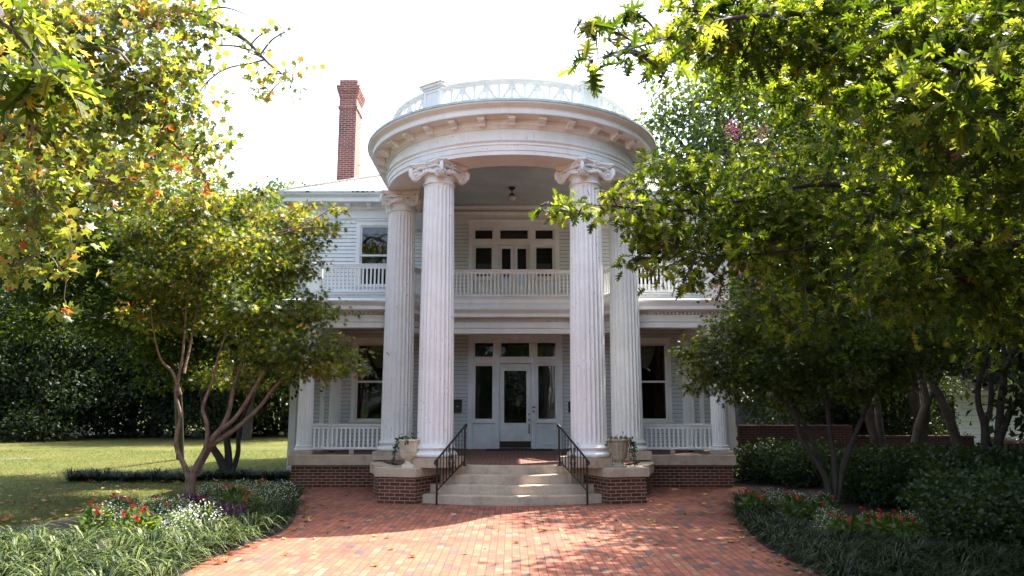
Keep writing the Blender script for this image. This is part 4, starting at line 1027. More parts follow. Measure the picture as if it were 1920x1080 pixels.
def make_tree(name, label, base, stems, blobs, tmpl, mat, size, bark, cat='tree', group=None, ntw=6, sides=6, rl=.035, **kw):
    root = empty(name, tuple(base), label, cat, group)
    cr, C = crown('crown', blobs, tmpl, mat, size, parent=root, **kw)
    mb = MB(); limbs(mb, stems, blobs, C, sides=sides, ntw=ntw, rl=rl); t = mb.build('trunk', bark, root, 70)
    return root, cr, t
def stem(pix, D, rad, d1=0.0):
    n = len(pix); return ([at(x, y, D + d1 * i / max(1, n - 1)) for i, (x, y) in enumerate(pix)], rad)

# --- sycamore arching in from the upper left
syc = pxb([(40, 40, 95, -1), (150, 40, 100), (260, 30, 90, 1), (345, 35, 60, 1.5), (70, 150, 90, -1.5), (180, 150, 95), (290, 140, 85, 1), (345, 130, 45, 1.5), (40, 250, 85, -1), (140, 240, 85, -.5), (230, 215, 60, .5), (330, 215, 60, 1), (60, 345, 80, -1.5), (170, 340, 75), (260, 350, 50, .5), (60, 430, 55, -1), (145, 455, 30, -1.5), (110, 500, 24, -1.5), (150, 505, 16, -1.5), (118, 590, 14, -1.5), (20, 500, 36, -1), (370, 270, 38, 1), (385, 345, 36, 1), (120, 300, 90, 6), (220, 340, 80, 7), (60, 380, 90, 5), (300, 290, 70, 8), (180, 200, 90, 7), (90, 120, 90, 7)], 10.5, n=1150, dj=.5)
syc += pxb([(500, 140, 34), (535, 130, 26), (545, 165, 16), (505, 175, 16), (470, 100, 18), (500, 60, 16), (535, 60, 10), (430, 60, 16), (395, 20, 18), (405, 85, 12)], 12.5, n=700)
S0 = np.array((-10.8, -7.5, 0))
syst = [([S0, S0 + (.1, .1, 3), S0 + (.3, .2, 6.5), S0 + (.5, .4, 9.5)], [.34, .28, .22, .14]),
        ([S0 + (.3, .2, 6.0), at(60, 70, 10.5), at(200, 30, 11.5), at(330, 15, 12.3), at(400, 42, 12.5), at(460, 75, 12.5), at(505, 120, 12.5), at(545, 150, 12.5)], [.16, .11, .085, .07, .05, .035, .02, .008]),
        ([at(330, 40, 12.3), at(380, 25, 12.4), at(420, 14, 12.5), at(470, 30, 12.5)], [.03, .025, .015, .006]),
        ([S0 + (.1, .1, 3.6), at(20, 180, 10), at(130, 85, 10.5), at(230, 70, 11)], [.13, .1, .07, .03]),
        ([S0 + (.1, .1, 3.2), at(-40, 330, 9.5), at(60, 370, 9.5), at(130, 420, 9.2), at(120, 560, 9.1)], [.05, .03, .016, .010, .004]),
        ([S0 + (.2, .1, 4.2), at(60, 230, 10), at(160, 190, 10.5), at(300, 250, 11.5), at(385, 330, 11.6)], [.11, .07, .05, .03, .01]),
        ([at(150, 90, 10.6), at(215, 95, 10.4), at(245, 120, 10.3)], [.05, .035, .02])]
make_tree('sycamore_tree', 'big sycamore at far left with yellow green lobed leaves hanging across the sky', S0, syst, syc, T_SYC, LEAF_SYC, .135, BARKL, per=14, spray_r=.5, flat=.8, droop=.5, tilt=1.3, axj=.8, shell=.3, tint_c=.54, tint_s=.36, ntw=30, rl=.03)
# near oak sprig at the far left edge
nl = pxb([(20, 60, 40), (60, 110, 55), (30, 150, 50), (85, 160, 40)], 3.6, n=620)
make_tree('oak_branch_tree', 'oak at the left edge with big glossy lobed leaves hanging close by', (-6.5, -15.6, 0), [([(-6.5, -15.6, 0), (-6.3, -15.3, 2.5), (-5.5, -15.0, 4.4), at(-120, -20, 3.7), at(0, 40, 3.6), at(60, 100, 3.6), at(100, 170, 3.6)], [.2, .16, .1, .03, .012, .008, .004])], nl, T_OAK, LEAF_OAK, .17, BARKD, per=8, spray_r=.12, flat=.8, droop=.5, tilt=.6, tint_c=.6, tint_s=.35, ntw=2, rl=.004)
# --- thin tree behind it
thin = pxb([(270, 235, 65), (340, 255, 60), (230, 300, 70), (320, 335, 70), (380, 330, 40), (180, 330, 80), (390, 400, 50), (300, 410, 80), (200, 420, 90), (90, 330, 90), (100, 430, 100), (20, 380, 100), (30, 250, 80), (140, 230, 70)], 22, n=800, dj=1.5)
b0 = ground(338, 861); make_tree('hackberry_tree', 'thin leaved yellow green tree standing behind the sycamore', b0, [([b0, at(330, 700, 25), at(290, 500, 23), at(260, 330, 22), at(290, 230, 22)], [.15, .13, .11, .07, .02]), ([at(300, 560, 23.5), at(150, 420, 22), at(60, 330, 22)], [.1, .07, .02]), ([at(290, 480, 23), at(330, 370, 22), at(380, 330, 22)], [.09, .05, .02])], thin, T_SIMPLE, LEAF_FAR, .14, BARKD, per=26, spray_r=.75, flat=.6, droop=.3, tilt=.8, tint_c=.8, tint_s=.25, ntw=9)
# --- small maple left of the drive
ml = pxb([(300, 425, 62), (262, 500, 48, -.6), (285, 545, 60), (372, 395, 58), (455, 405, 62, .5), (540, 440, 62, .4), (590, 425, 32, .2), (632, 385, 16), (350, 490, 72, .6), (430, 470, 66, -.9), (525, 505, 66, -.5), (562, 505, 36), (592, 592, 48, -.2), (320, 600, 48, .5), (465, 580, 72, -.6), (545, 600, 55, .4), (395, 570, 60, .8), (575, 655, 58, -.3), (640, 670, 36, -.2), (672, 700, 20), (520, 640, 50, .3), (632, 625, 20), (610, 690, 34), (380, 360, 28, .5), (330, 380, 30), (250, 450, 34), (470, 690, 36, .5), (400, 700, 30, 1.2), (640, 655, 20), (560, 385, 24), (490, 365, 22)], 14.4, n=2700, dj=.5)
mb0 = ground(352, 946)
mst = [stem([(352, 946), (352, 890), (330, 835), (338, 780), (330, 735), (342, 670), (350, 560), (358, 430)], 14.5, [.09, .058, .042, .036, .031, .026, .016, .007]),
       stem([(356, 946), (362, 890), (385, 840), (388, 795), (380, 765), (398, 715), (412, 660), (445, 560), (470, 450)], 14.5, [.10, .075, .046, .038, .034, .029, .022, .015, .007], -.5),
       stem([(366, 890), (398, 822), (440, 785), (470, 740), (500, 690), (545, 640), (590, 580)], 14.5, [.075, .055, .04, .035, .03, .022, .008], -.4),
       stem([(390, 838), (440, 805), (485, 765), (520, 720), (570, 680), (640, 670)], 14.5, [.06, .045, .038, .03, .022, .008], .4),
       stem([(375, 870), (408, 815), (430, 770), (440, 720), (470, 640), (520, 540)], 14.5, [.07, .05, .042, .036, .028, .01], .8),
       stem([(338, 740), (325, 700), (300, 670), (285, 600), (280, 540)], 14.5, [.04, .03, .022, .015, .008], -.3),
       stem([(345, 700), (358, 640), (372, 560), (380, 460)], 14.5, [.03, .025, .02, .008], .7)]
make_tree('japanese_maple', 'multi stemmed maple with sunlit yellow green crown in the left flower bed', mb0, mst, ml, T_MAPLE, LEAF_MAPLE, .12, BARK, per=70, spray_r=.42, flat=.36, droop=.4, tilt=.9, tint_c=.50, tint_s=.34, ntw=7, rl=.02, shell=.55)
# dark small tree behind
d0 = ground(425, 893); ds = [stem([(425, 893), (412, 860), (395, 830), (385, 780), (370, 680), (350, 560)], 20.5, [.14, .11, .09, .07, .05, .02]), stem([(428, 893), (428, 850), (425, 800), (440, 700), (450, 600)], 20.5, [.13, .1, .08, .06, .02], .6), stem([(434, 890), (446, 850), (450, 800), (480, 720), (500, 640)], 20.5, [.08, .07, .05, .04, .02], 1)]
make_tree('ornamental_tree', 'small dark stemmed tree on the lawn behind the left maple', d0, ds, pxb([(360, 560, 70), (300, 620, 60), (430, 600, 70), (500, 620, 60), (260, 560, 60), (470, 540, 70), (390, 640, 60), (320, 690, 50), (530, 690, 50), (330, 480, 80, 1.5), (420, 470, 80, 2), (510, 450, 60, 2), (250, 500, 80, 2), (200, 600, 60, 1), (250, 470, 70, -3), (180, 520, 70, -3), (320, 560, 60, -2.5), (130, 450, 70, -3), (230, 590, 60, -3), (90, 540, 60, -3), (60, 600, 50, -2), (350, 500, 80, -3), (410, 480, 80, -3), (300, 430, 75, -3), (420, 550, 80, -2.5), (330, 400, 60, -2.5), (430, 410, 60, -2)], 20.5, n=2000, dj=1), T_SIMPLE, LEAF_CRAPE, .15, BARKD, per=24, spray_r=.6, tint_c=.35, tint_s=.25, ntw=4)

# --- foreground oak, right
ok = pxb([(1110, 115, 22, -1.2), (1105, 45, 14, -1.2), (1165, 120, 26, -1.2), (1150, 60, 16, -1), (1215, 105, 34, -1), (1240, 130, 26, -1), (1270, 60, 48, -.8), (1185, 20, 14, -1), (1290, 20, 40, -.5), (1330, 80, 50), (1375, 30, 60), (1390, 110, 50), (1450, 60, 70), (1460, 130, 48, .6), (1520, 110, 70), (1560, 30, 80), (1590, 150, 70), (1660, 80, 80, -.6), (1690, 190, 70, -1.0), (1760, 60, 90, -.8), (1770, 180, 80, -1), (1850, 90, 90, -1), (1880, 210, 90, -.6), (1790, 290, 80), (1890, 340, 90), (1640, 240, 60, 1.2)], 5.9, n=2000, dj=.5)
ok2 = pxb([(1015, 385, 12), (1035, 395, 18), (1070, 380, 20), (1085, 402, 22), (1125, 392, 26), (1150, 372, 18), (1185, 395, 36), (1200, 350, 26, .3), (1205, 440, 36), (1180, 490, 20), (1240, 390, 46), (1250, 455, 44), (1240, 510, 24), (1215, 300, 14, .3), (1270, 320, 42, .5), (1310, 420, 56), (1320, 490, 40), (1310, 350, 50, .6), (1380, 400, 56, .5), (1370, 470, 44), (1390, 330, 46, .9), (1280, 530, 18), (1440, 380, 60, .6), (1450, 460, 56, .3), (1500, 330, 60, .8), (1520, 430, 60), (1560, 520, 50), (1510, 540, 36), (1590, 360, 70, .4), (1610, 460, 60, -.6), (1640, 540, 50, -1), (1680, 390, 70, -.5), (1700, 470, 60, -1), (1720, 560, 50, -.6), (1780, 420, 80, -1), (1790, 520, 70, -.8), (1860, 480, 90, -1), (1880, 590, 60, -.6), (1480, 610, 30, -.2), (1560, 600, 34, -.4), (1440, 560, 30)], 8.4, n=2200, dj=.45)
okb = ok
o0 = np.array((7.6, -10.2, 0))
ost = [([o0, o0 + (-.1, 0, 2.2), o0 + (-.3, 0, 4.5), o0 + (-.4, .2, 7.5)], [.30, .25, .2, .12]),
       ([o0 + (-.25, 0, 4.2), at(1880, 60, 6.2), at(1700, 20, 6), at(1500, 25, 5.9), at(1370, 35, 5.5), at(1240, 75, 5), at(1150, 100, 4.7), at(1115, 112, 4.7)], [.10, .05, .036, .026, .018, .010, .006, .003]),
       ([o0 + (-.2, 0, 3.6), at(1860, 330, 7.6), at(1690, 360, 8.0), at(1540, 345, 8.4), at(1420, 370, 8.6), at(1280, 395, 8.5), at(1130, 385, 8.4), at(1030, 385, 8.4)], [.10, .06, .042, .03, .02, .013, .007, .003]),
       ([at(1690, 360, 8.0), at(1600, 430, 8), at(1480, 470, 8.4), at(1330, 480, 8.4)], [.025, .018, .012, .005]),
       ([o0 + (-.15, 0, 3.0), at(1860, 450, 7.4), at(1740, 500, 7.5), at(1600, 560, 7.8), at(1490, 610, 8.2)], [.06, .04, .024, .014, .004]),
       ([at(1880, 60, 6.2), at(1790, 150, 5.4), at(1720, 260, 5.3)], [.05, .03, .01]),
       ([o0 + (-.3, 0, 5), at(1750, 120, 7.2), at(1600, 190, 7.2), at(1640, 240, 7.1)], [.09, .06, .03, .01])]
oak, ocr, otr = make_tree('red_oak_tree', 'big oak at right whose lobed leafy branches reach across the portico and sky', o0, ost, okb, T_OAK, LEAF_OAK, .135, BARKD, per=7, spray_r=.42, flat=.8, droop=.5, tilt=1.0, axj=1.0, tint_c=.55, tint_s=.35, ntw=7, rl=.02, shell=.35)
# the oak's upper crown above the frame, with clumps added to shade the right side
ok3 = [((x, y, z), (1.6, 1.6, 1.0), 1250) for x, y, z in ((5.5, -9, 7.6), (8, -8, 8.5), (6.5, -6.5, 8.2), (9.5, -6, 8), (4.2, -7.5, 8.2), (8.2, -4.5, 8.8), (10.5, -9.5, 8), (6.2, -11.5, 7.2), (9, -11.5, 7.5), (5.6, -5.2, 9.0), (6.2, -.5, 10.5), (7.5, -2.5, 9.5), (8, .5, 10), (6.5, -3.5, 8.5), (9, -2, 9), (10, 1, 9.5), (9.5, -5, 8.5), (11, -2, 9), (12, 2, 9), (13, -1, 8.5), (12, -4.5, 8), (11.5, -7, 8), (13.5, -7, 7.5), (14, -4, 8), (6.8, 1.5, 11), (9, 3, 10), (5, -13, 8), (8, -14, 9), (11, -13, 9), (4, -16, 9), (7, -17.5, 9.5), (11, -17, 9), (14, -11, 8), (15, -15, 8), (13, -20, 9), (8, -21, 9.5), (9, -9, 10), (12, -9, 10.5), (8, -10.5, 10), (9.5, -11.5, 9.5), (8.5, -6.5, 10), (7.6, -4.6, 10.5))]
acr, AC = crown('upper_crown', ok3, T_BROAD, LEAF_OAK, .17, parent=oak, per=14, spray_r=.4, tint_c=.5, tint_s=.3)
lcr, LC = crown('lower_crown', ok2, T_OAK, LEAF_OAK, .115, parent=oak, per=8, spray_r=.40, flat=.8, droop=.45, tilt=1.0, axj=1.0, tint_c=.62, tint_s=.35, shell=.35)
tm = MB(); limbs(tm, ost[2:5], ok2, LC, ntw=7, rl=.016); tm.build('bough', BARKD, oak, 70)
an = MB(); galls = []
for px, py, d in ((1735, 12, 5.0), (1722, 380, 6.0), (1735, 350, 6.0), (1800, 350, 5.6)):
    for q in range(4):
        c0_ = at(px, py, d); c0_ = min((b_[0] for b_ in ok), key=lambda w_: np.linalg.norm(w_ - c0_)); c = c0_ + RNG.normal(0, .03, 3); m = MB(); m.lathe([(0, -.022), (.014, -.018), (.02, -.005), (.02, .006), (.023, .008), (.022, .018), (.01, .026), (0, .028)], c, 10); m.build('acorn', simple('acorn_brown', (.12, .075, .04), .5) if not galls else galls[0], oak, 60); galls.append(bpy.data.materials['acorn_brown'])

# --- maple right of the drive (in shade)
mr = pxb([(1290, 665, 18), (1330, 660, 38), (1322, 705, 40), (1385, 640, 50, .3), (1370, 715, 44), (1430, 690, 50, -.3), (1430, 605, 52, .4), (1490, 640, 60, -.3), (1480, 735, 36), (1545, 690, 60), (1555, 610, 56, .4), (1610, 650, 62, -.4), (1690, 640, 62), (1620, 730, 36, .4), (1680, 710, 40), (1750, 650, 56, .4), (1400, 570, 40, .4), (1480, 570, 44), (1340, 620, 22), (1550, 560, 40)], 14.3, n=3800, dj=.4)
r0 = ground(1560, 955)
rst = [stem([(1560, 955), (1545, 890), (1500, 820), (1490, 780), (1440, 720), (1390, 660)], 14.2, [.075, .06, .045, .035, .025, .01]), stem([(1562, 955), (1565, 880), (1555, 800), (1545, 720), (1540, 640)], 14.2, [.08, .06, .045, .035, .01], .3),
       stem([(1566, 955), (1580, 880), (1610, 800), (1640, 730), (1690, 650)], 14.2, [.08, .065, .045, .035, .01], .4), stem([(1548, 900), (1525, 830), (1490, 760), (1470, 690), (1450, 610)], 14.2, [.045, .04, .03, .022, .008], .7)]
make_tree('japanese_maple', 'multi stemmed maple with dark shaded crown in the right flower bed', r0, rst, mr, T_MAPLE, LEAF_MAPLE, .105, BARKD, per=34, spray_r=.30, flat=.5, droop=.35, tilt=.8, tint_c=.38, tint_s=.28, ntw=6, rl=.02, shell=.5)

# --- crape myrtles with pink blossom
def crape(label, base, stems, blobs, flowers, D):
    root, cr, t = make_tree('crape_myrtle', label, base, stems, blobs, T_BROAD, LEAF_CRAPE, .12, BARKL, group='crape myrtles by the garden wall', per=30, spray_r=.5, flat=.6, droop=.2, tilt=.7, tint_c=.5, tint_s=.3, ntw=6)
    P = []
    for px, py, d in flowers:
        c = at(px, py, D + d - 1.2); P.append(c + RNG.normal(0, 1, (70, 3)) * np.array((.085, .085, .12)))
    P = np.concatenate(P); n = len(P); leaves('blossom', T_BROAD, P, rdir(n), rdir(n), .05, RNG.random(n), BLOOM_P, root)
c1 = ground(1655, 893)
crape('crape myrtle with pink blossom sprays, its pale forked trunk behind the shaded maple', c1, [stem([(1655, 890), (1640, 820), (1625, 750), (1600, 680), (1560, 560), (1520, 420), (1460, 320)], 19, [.12, .10, .085, .07, .055, .04, .012], -1.5), stem([(1662, 890), (1650, 800), (1640, 720), (1640, 640), (1620, 480), (1600, 320)], 19, [.11, .09, .08, .06, .04, .012], .5), stem([(1645, 840), (1610, 740), (1540, 600), (1450, 500), (1400, 430)], 19, [.10, .08, .06, .04, .015], -1.5)],
      pxb([(1370, 250, 44), (1420, 330, 64), (1490, 290, 70), (1440, 430, 66), (1540, 400, 80), (1420, 520, 52), (1385, 585, 34), (1500, 510, 72), (1590, 300, 72), (1350, 545, 22), (1560, 560, 60), (1400, 190, 36), (1470, 210, 50)], 17, n=1100, dj=1.2),
      [(1372, 240, 0), (1378, 250, 0), (1430, 250, 0), (1425, 440, 0), (1470, 460, 0), (1372, 625, .3), (1347, 540, .4), (1420, 545, 0), (1440, 560, 0), (1560, 170, 0), (1590, 220, 0), (1530, 330, 0), (1390, 500, 0), (1460, 300, 0)], 17)
c2 = ground(1735, 893)
crape('crape myrtle with two leaning grey trunks crossing before the brick wall', c2, [stem([(1705, 885), (1722, 800), (1735, 740), (1700, 640), (1660, 540), (1640, 400)], 18, [.11, .10, .085, .06, .04, .012]), stem([(1722, 885), (1735, 800), (1742, 750), (1780, 650), (1800, 500), (1790, 380)], 18, [.09, .08, .07, .055, .04, .012], .5), stem([(1812, 890), (1785, 800), (1760, 740), (1730, 680), (1700, 560), (1700, 420)], 18, [.13, .115, .10, .08, .05, .015], .3)],
      pxb([(1640, 420, 80), (1700, 300, 90), (1750, 420, 80), (1800, 300, 90), (1840, 420, 70), (1660, 540, 60), (1740, 560, 70), (1830, 540, 60), (1860, 200, 90), (1720, 180, 90)], 17.5, n=1000, dj=1.2), [(1690, 270, 0), (1660, 330, 0), (1750, 330, 0), (1590, 230, 0), (1800, 250, 0)], 17.5)
d1 = ground(1855, 900)
make_tree('ornamental_tree', 'dark many stemmed tree before the white garage at the right edge', d1, [stem([(1845, 897), (1848, 830), (1846, 795), (1835, 760), (1835, 720), (1850, 660), (1850, 600), (1840, 500)], 14.6, [.10, .085, .075, .055, .05, .045, .04, .015]), stem([(1846, 800), (1856, 770), (1858, 720), (1850, 660)], 14.6, [.05, .05, .045, .04]), stem([(1870, 895), (1872, 820), (1878, 740), (1884, 690), (1880, 620), (1890, 540)], 14.6, [.09, .075, .065, .05, .04, .015], .2), stem([(1872, 830), (1895, 770), (1925, 730), (1980, 640)], 14.6, [.075, .065, .055, .03]), stem([(1884, 690), (1910, 640), (1940, 580)], 14.6, [.055, .045, .02])],
      pxb([(1840, 520, 50), (1890, 480, 60), (1930, 520, 60), (1800, 560, 40), (1960, 480, 70), (1880, 440, 60)], 14.6, n=900, dj=.6), T_BROAD, LEAF_CRAPE, .13, BARKD, per=26, spray_r=.45, tint_c=.4, tint_s=.3, ntw=4)

# --- tall tree behind the house, right
tb = pxb([(1250, 190, 26), (1222, 110, 0.1), (1230, 240, 40), (1290, 190, 60), (1350, 170, 60), (1400, 150, 60), (1240, 310, 50), (1310, 270, 66), (1380, 250, 66), (1450, 200, 70), (1210, 245, 22), (1300, 350, 60), (1380, 350, 66), (1450, 300, 70), (1330, 420, 60), (1420, 420, 66), (1490, 350, 70), (1350, 130, 40), (1430, 110, 40), (1330, 500, 60), (1430, 510, 66), (1520, 260, 60), (1220, 345, 36)], 36, n=420, dj=2.5)
t0 = np.array((11.0, 20.0, 0))
make_tree('pecan_tree', 'tall airy tree rising behind the right side of the house', t0, [([t0, t0 + (0, 0, 5), at(1385, 400, 37), at(1350, 250, 36), at(1340, 150, 36)], [.5, .42, .3, .15, .03]), ([at(1385, 420, 37), at(1300, 300, 36), at(1240, 220, 35.5)], [.2, .12, .03]), ([at(1385, 400, 37), at(1440, 280, 36.5), at(1480, 180, 36)], [.2, .12, .03])], tb, T_BROAD, LEAF_PEC, .27, BARKD, per=36, spray_r=.95, flat=.8, droop=.4, tilt=.8, tint_c=.5, tint_s=.3, ntw=7)

# --- background trees: three kinds, copied
def proto_tree(name, label, blobs, h, r, mat, size, n_per, trunk_r, group, spray=.8, tint=.4):
    st = [([(0, 0, 0), (.1, 0, h * .3), (-.1, .1, h * .6), (0, 0, h * .92)], [trunk_r, trunk_r * .8, trunk_r * .5, .03])]
    return make_tree(name, label, (0, 0, 0), st, blobs, T_BROAD, mat, size, BARKD, group=group, per=30, spray_r=spray, flat=.6, tilt=.8, tint_c=tint, tint_s=.3, ntw=2)[0]
def egg(h, r, k, lo=.05, n=1800):
    out = []
    for i in range(k):
        f = (i + .5) / k; z = h * (lo + (1 - lo) * f); rr = r * (math.sin(math.pi * min(1, (.25 + .75 * f))) ** .7 + .15)
        a = i * 2.4; out.append(((rr * .62 * math.cos(a), rr * .62 * math.sin(a), z), (rr * .62, rr * .62, h / k * 1.6), n))
    return out
ev = proto_tree('evergreen_tree', 'dense dark evergreen', egg(8, 3.0, 14), 8, 3.0, LEAF_BACK, .19, 30, .2, 'dark evergreens at the back of the lawn')
dc = proto_tree('leafy_tree', 'leafy tree', egg(14, 4.4, 15, .25, 1500), 14, 4.4, LEAF_PEC, .27, 30, .3, 'tall leafy trees behind the garden', 1.2, .45)
EV = [(-12, 34.5, 1.0, 'directly left of the house'), (-18, 30, .95, 'behind the left maple'), (-23, 31, 1.1, 'between the maple and the sycamore'), (-28, 27, 1.15, 'near the end of the pale path'), (-34, 26, 1.2, 'at the far left edge of the lawn'), (-8.6, 32.5, .7, 'in the gap beside the house corner'), (-15.5, 36, 1.25, 'behind the lawn, left of the house'), (-21, 36, 1.3, 'second row behind the left maple'), (-26.5, 35, 1.35, 'second row at the left'), (-31, 33, 1.3, 'second row at the far left'),
      (-38, 32, 1.4, 'last at the far left'), (13, 17.5, .62, 'behind the brick wall right of the porch'), (17.5, 14.5, .7, 'left of the white garage'), (16, 21, .95, 'behind the crape myrtle trunks'), (22, 23, 1.1, 'behind the white garage'), (28, 20, 1.1, 'at the far right behind the garage'), (10.6, 7.2, .55, 'just behind the brick wall beside the porch'), (12.7, 7.4, .52, 'behind the low wall and the forked trunk'), (14.3, 11, .55, 'next to the left end of the garage'), (11.6, 11, .8, 'second row behind the wall'), (10.5, -9.8, .9, 'added to shade the right flower bed, unseen'), (12, -5.5, .85, 'added to darken the right bed from its far side, unseen'), (14.4, -1.6, .85, 'added before the brick wall for its shade, unseen'), (11, -14, .95, 'added for shade at the near right, unseen'), (-15, -5.5, .9, 'added to shade the lawn from the left, unseen'), (-14, -11, .95, 'added for shade at the near left, unseen')]  # the unseen ones are added to keep light off beds and lawn
for i, (x, y, s, w) in enumerate(EV):
    o = ev if i == 0 else copy_tree(ev)
    o.location = (x, y, 0); o.scale = (s, s, s * RNG.uniform(1.05, 1.5)); o.rotation_euler[2] = i * 1.7; o['label'] = 'dense dark evergreen tree ' + w
DCT = [(-15.8, 27.5, 1.03, 'rising between the left maple and the eave of the house'), (-18.2, 43, 1.36, 'farther off, just left of the eave'), (-22, 44, 1.0, 'above the evergreens behind the left maple'), (-13.5, 47, .92, 'left of the house, just above its eave'), (-31, 42, 1.05, 'above the evergreens at the far left'), (-42, 40, 1.1, 'last above the far left lawn'), (17, 34, .8, 'low behind the right maple'), (24, 36, .9, 'above the white garage'), (33, 34, 1.0, 'at the far right above the garage roof'), (40, 26, 1.0, 'last at the far right'), (14.2, 15.5, .85, 'rising behind the crape myrtles'), (20, 16, 1.05, 'left of the garage roof'), (22, 6.5, .8, 'at the right edge, in front of the garage'), (26, 13, .9, 'over the garage roof'), (12.8, 14.5, .72, 'close to the right rear corner of the house')]
for i, (x, y, s, w) in enumerate(DCT):
    o = dc if i == 0 else copy_tree(dc)
    o.location = (x, y, 0); o.scale = (s, s, s); o.rotation_euler[2] = i * 2.1; o['label'] = 'tall pale green leafy tree ' + w
for i, (x, y, s, w) in enumerate([(14, -13, .9, 'added to shade the right bed from the near side, unseen'), (16, -20, 1.0, 'added for shade at the near right, unseen'), (17.5, -5, .95, 'added to shade the right bed from beyond, unseen'), (14.5, 1.0, .78, 'added to shade the brick wall, its trunk unseen'), (12.4, 5.4, .6, 'added for shade just behind the low brick wall'), (11.8, -2.2, .7, 'added to shade the right bed, its trunk unseen'), (-17, -11, .9, 'added for shade at the near left, unseen')]):
    o = copy_tree(dc); o.location = (x, y, 0); o.scale = (s, s, 1.3); o.rotation_euler[2] = i * 2.2 + 1; o['label'] = 'tall leafy tree ' + w  # extra trees added for their shade, most of them out of view
# trees across the street behind the viewer: only seen mirrored in the windows
for i, (x, y, s) in enumerate([(-9, -42, 1.0), (2, -46, 1.15), (12, -41, 1.0), (-20, -40, 1.1), (23, -42, 1.1), (-3, -40, .8)]):
    o = copy_tree(ev); s *= 1.15; o.location = (x, y, 0); o.scale = (s, s, s); o.rotation_euler[2] = i * 1.3 + .4; o['group'] = 'trees across the street'; o['label'] = 'tall leafy tree across the street, mirrored darkly in the window panes'

# ------------------------------------------------------------------ garden walls, garage, neighbours
def gwall(name, pts, h, th, label, z0=0.0):
    mb = MB(); P = [np.array(p, float) for p in pts]
    mb.sweep(P, [(-th, -.1), (-th, h), (0, h), (0, -.1)][::-1] if False else [(0, -.1), (0, h), (-th, h), (-th, -.1)], cap=True)
    o = mb.build(name, WALLB); tag(o, label, 'wall')
    m = MB(); m.sweep(P, [(.03, h + .003), (.03, h + .06), (-th - .03, h + .06), (-th - .03, h + .003)], cap=True); c = m.build('wall_cap', WALLB, o)
    return o
gwall('brick_wall', [(HX + .05, 3.2), (9.4, 3.2)], 1.33, .25, 'dark brick garden wall joined to the right corner of the house')
gwall('brick_wall', [(9.42, 3.6), (13.4, 3.9), (9.9, -4.3), (8.9, -7.5)][1:], 1.02, .24, 'brick garden wall running toward the viewer in front of the garage')
gwall('brick_wall', [(9.6, 3.95), (13.2, 3.95)], 1.02, .24, 'low dark brick wall behind the leaning trunks, left of the garage')
# garage
GX0, GX1, GY0, GY1 = at(1792, 770, 29)[0], 30.0, 11.2, 18.0
GZ = at(1800, 740, GY0 - CAMY)[2]
gar = empty('garage', (GX0, GY0, 0), 'white clapboard garage with brown shingle roof beyond the brick wall at right', 'garage')
m = MB(); clapboard(m, (GX0, GY0), (GX1, GY0), -.1, GZ, h=.24, t=.03); clapboard(m, (GX0, GY1), (GX0, GY0), -.1, GZ, h=.24, t=.03); m.build('wall', SIDING, gar)
m = MB(); m.bx(GX0 - .05, GX0 + .12, GY0 - .04, GY0 + .1, -.1, GZ); m.bx(GX0 + 2.55, GX0 + 2.70, GY0 - .04, GY0 + .0, -.1, GZ); m.build('corner_board', WHITE, gar)
m = MB(); m.bx(GX0 - .6, GX1, GY0 - .60, GY0 - .56, GZ - .02, GZ + .16); m.bx(GX0 - .6, GX0 - .56, GY0 - .56, GY1, GZ - .02, GZ + .16); m.bx(GX0 - .56, GX1, GY0 - .56, GY0, GZ - .02, GZ + .01); m.build('fascia', WHITE, gar)
m = MB(); e0 = (GX0 - .68, GY0 - .68, GZ + .14); hp = 3.6; rz = GZ + .14 + hp * .52
m.add([e0, (GX1, GY0 - .68, GZ + .14), (GX1, GY0 - .68 + hp, rz), (GX0 - .68 + hp, GY0 - .68 + hp, rz)], [(0, 1, 2, 3)], [[(0, 0), (16, 0), (16, 4.06), (hp, 4.06)]])
m.add([e0, (GX0 - .68 + hp, GY0 - .68 + hp, rz), (GX0 - .68, GY0 - .68 + 2 * hp, GZ + .14)], [(0, 1, 2)], [[(0, 0), (hp, 4.06), (2 * hp, 0)]])
m.add([(GX0 - .68, GY0 - .68 + 2 * hp, GZ + .14), (GX0 - .68 + hp, GY0 - .68 + hp, rz), (GX1, GY0 - .68 + hp, rz), (GX1, GY0 - .68 + 2 * hp, GZ + .14)], [(0, 1, 2, 3)]); m.build('roof', ROOFB, gar)
# small shed roof peeping over the wall, and the neighbour's white house at far left
sx0 = at(1375, 800, 34); sh = empty('garden_shed', (9.9, 16.5, 0), 'small dark roofed shed with pale gable peeping over the brick wall', 'shed')
m = MB(); m.bx(9.9, 12.6, 16.5, 19, 0, 1.3); m.add([(9.9, 16.5, 1.3), (9.9, 19, 1.3), (9.9, 17.75, 2.1)], [(0, 1, 2)]); m.build('wall', SIDING, sh)
m = MB(); m.add([(9.7, 16.2, 1.12), (12.8, 16.2, 1.12), (12.8, 17.75, 2.16), (9.7, 17.75, 2.16), (9.7, 19.3, 1.12), (12.8, 19.3, 1.12)], [(0, 1, 2, 3), (3, 2, 5, 4)]); m.build('roof', simple('dark_shed_roof', (.03, .03, .032), .7), sh)
nh = empty('neighbour_house', (-40, 30, 0), 'white neighbouring house glimpsed through the trees at the far left', 'house')
m = MB(); clapboard(m, (-48, 33), (-29.5, 33), 0, 6.5, h=.2, t=.03); clapboard(m, (-29.5, 33), (-29.5, 42), 0, 6.5, h=.2, t=.03); m.build('wall', SIDING, nh)
m = MB(); m.add([(-48.5, 32.4, 6.5), (-29, 32.4, 6.5), (-29, 37.5, 9.5), (-48.5, 37.5, 9.5)], [(0, 1, 2, 3)]); m.build('roof', simple('red_brown_roof', (.2, .07, .05), .7), nh)

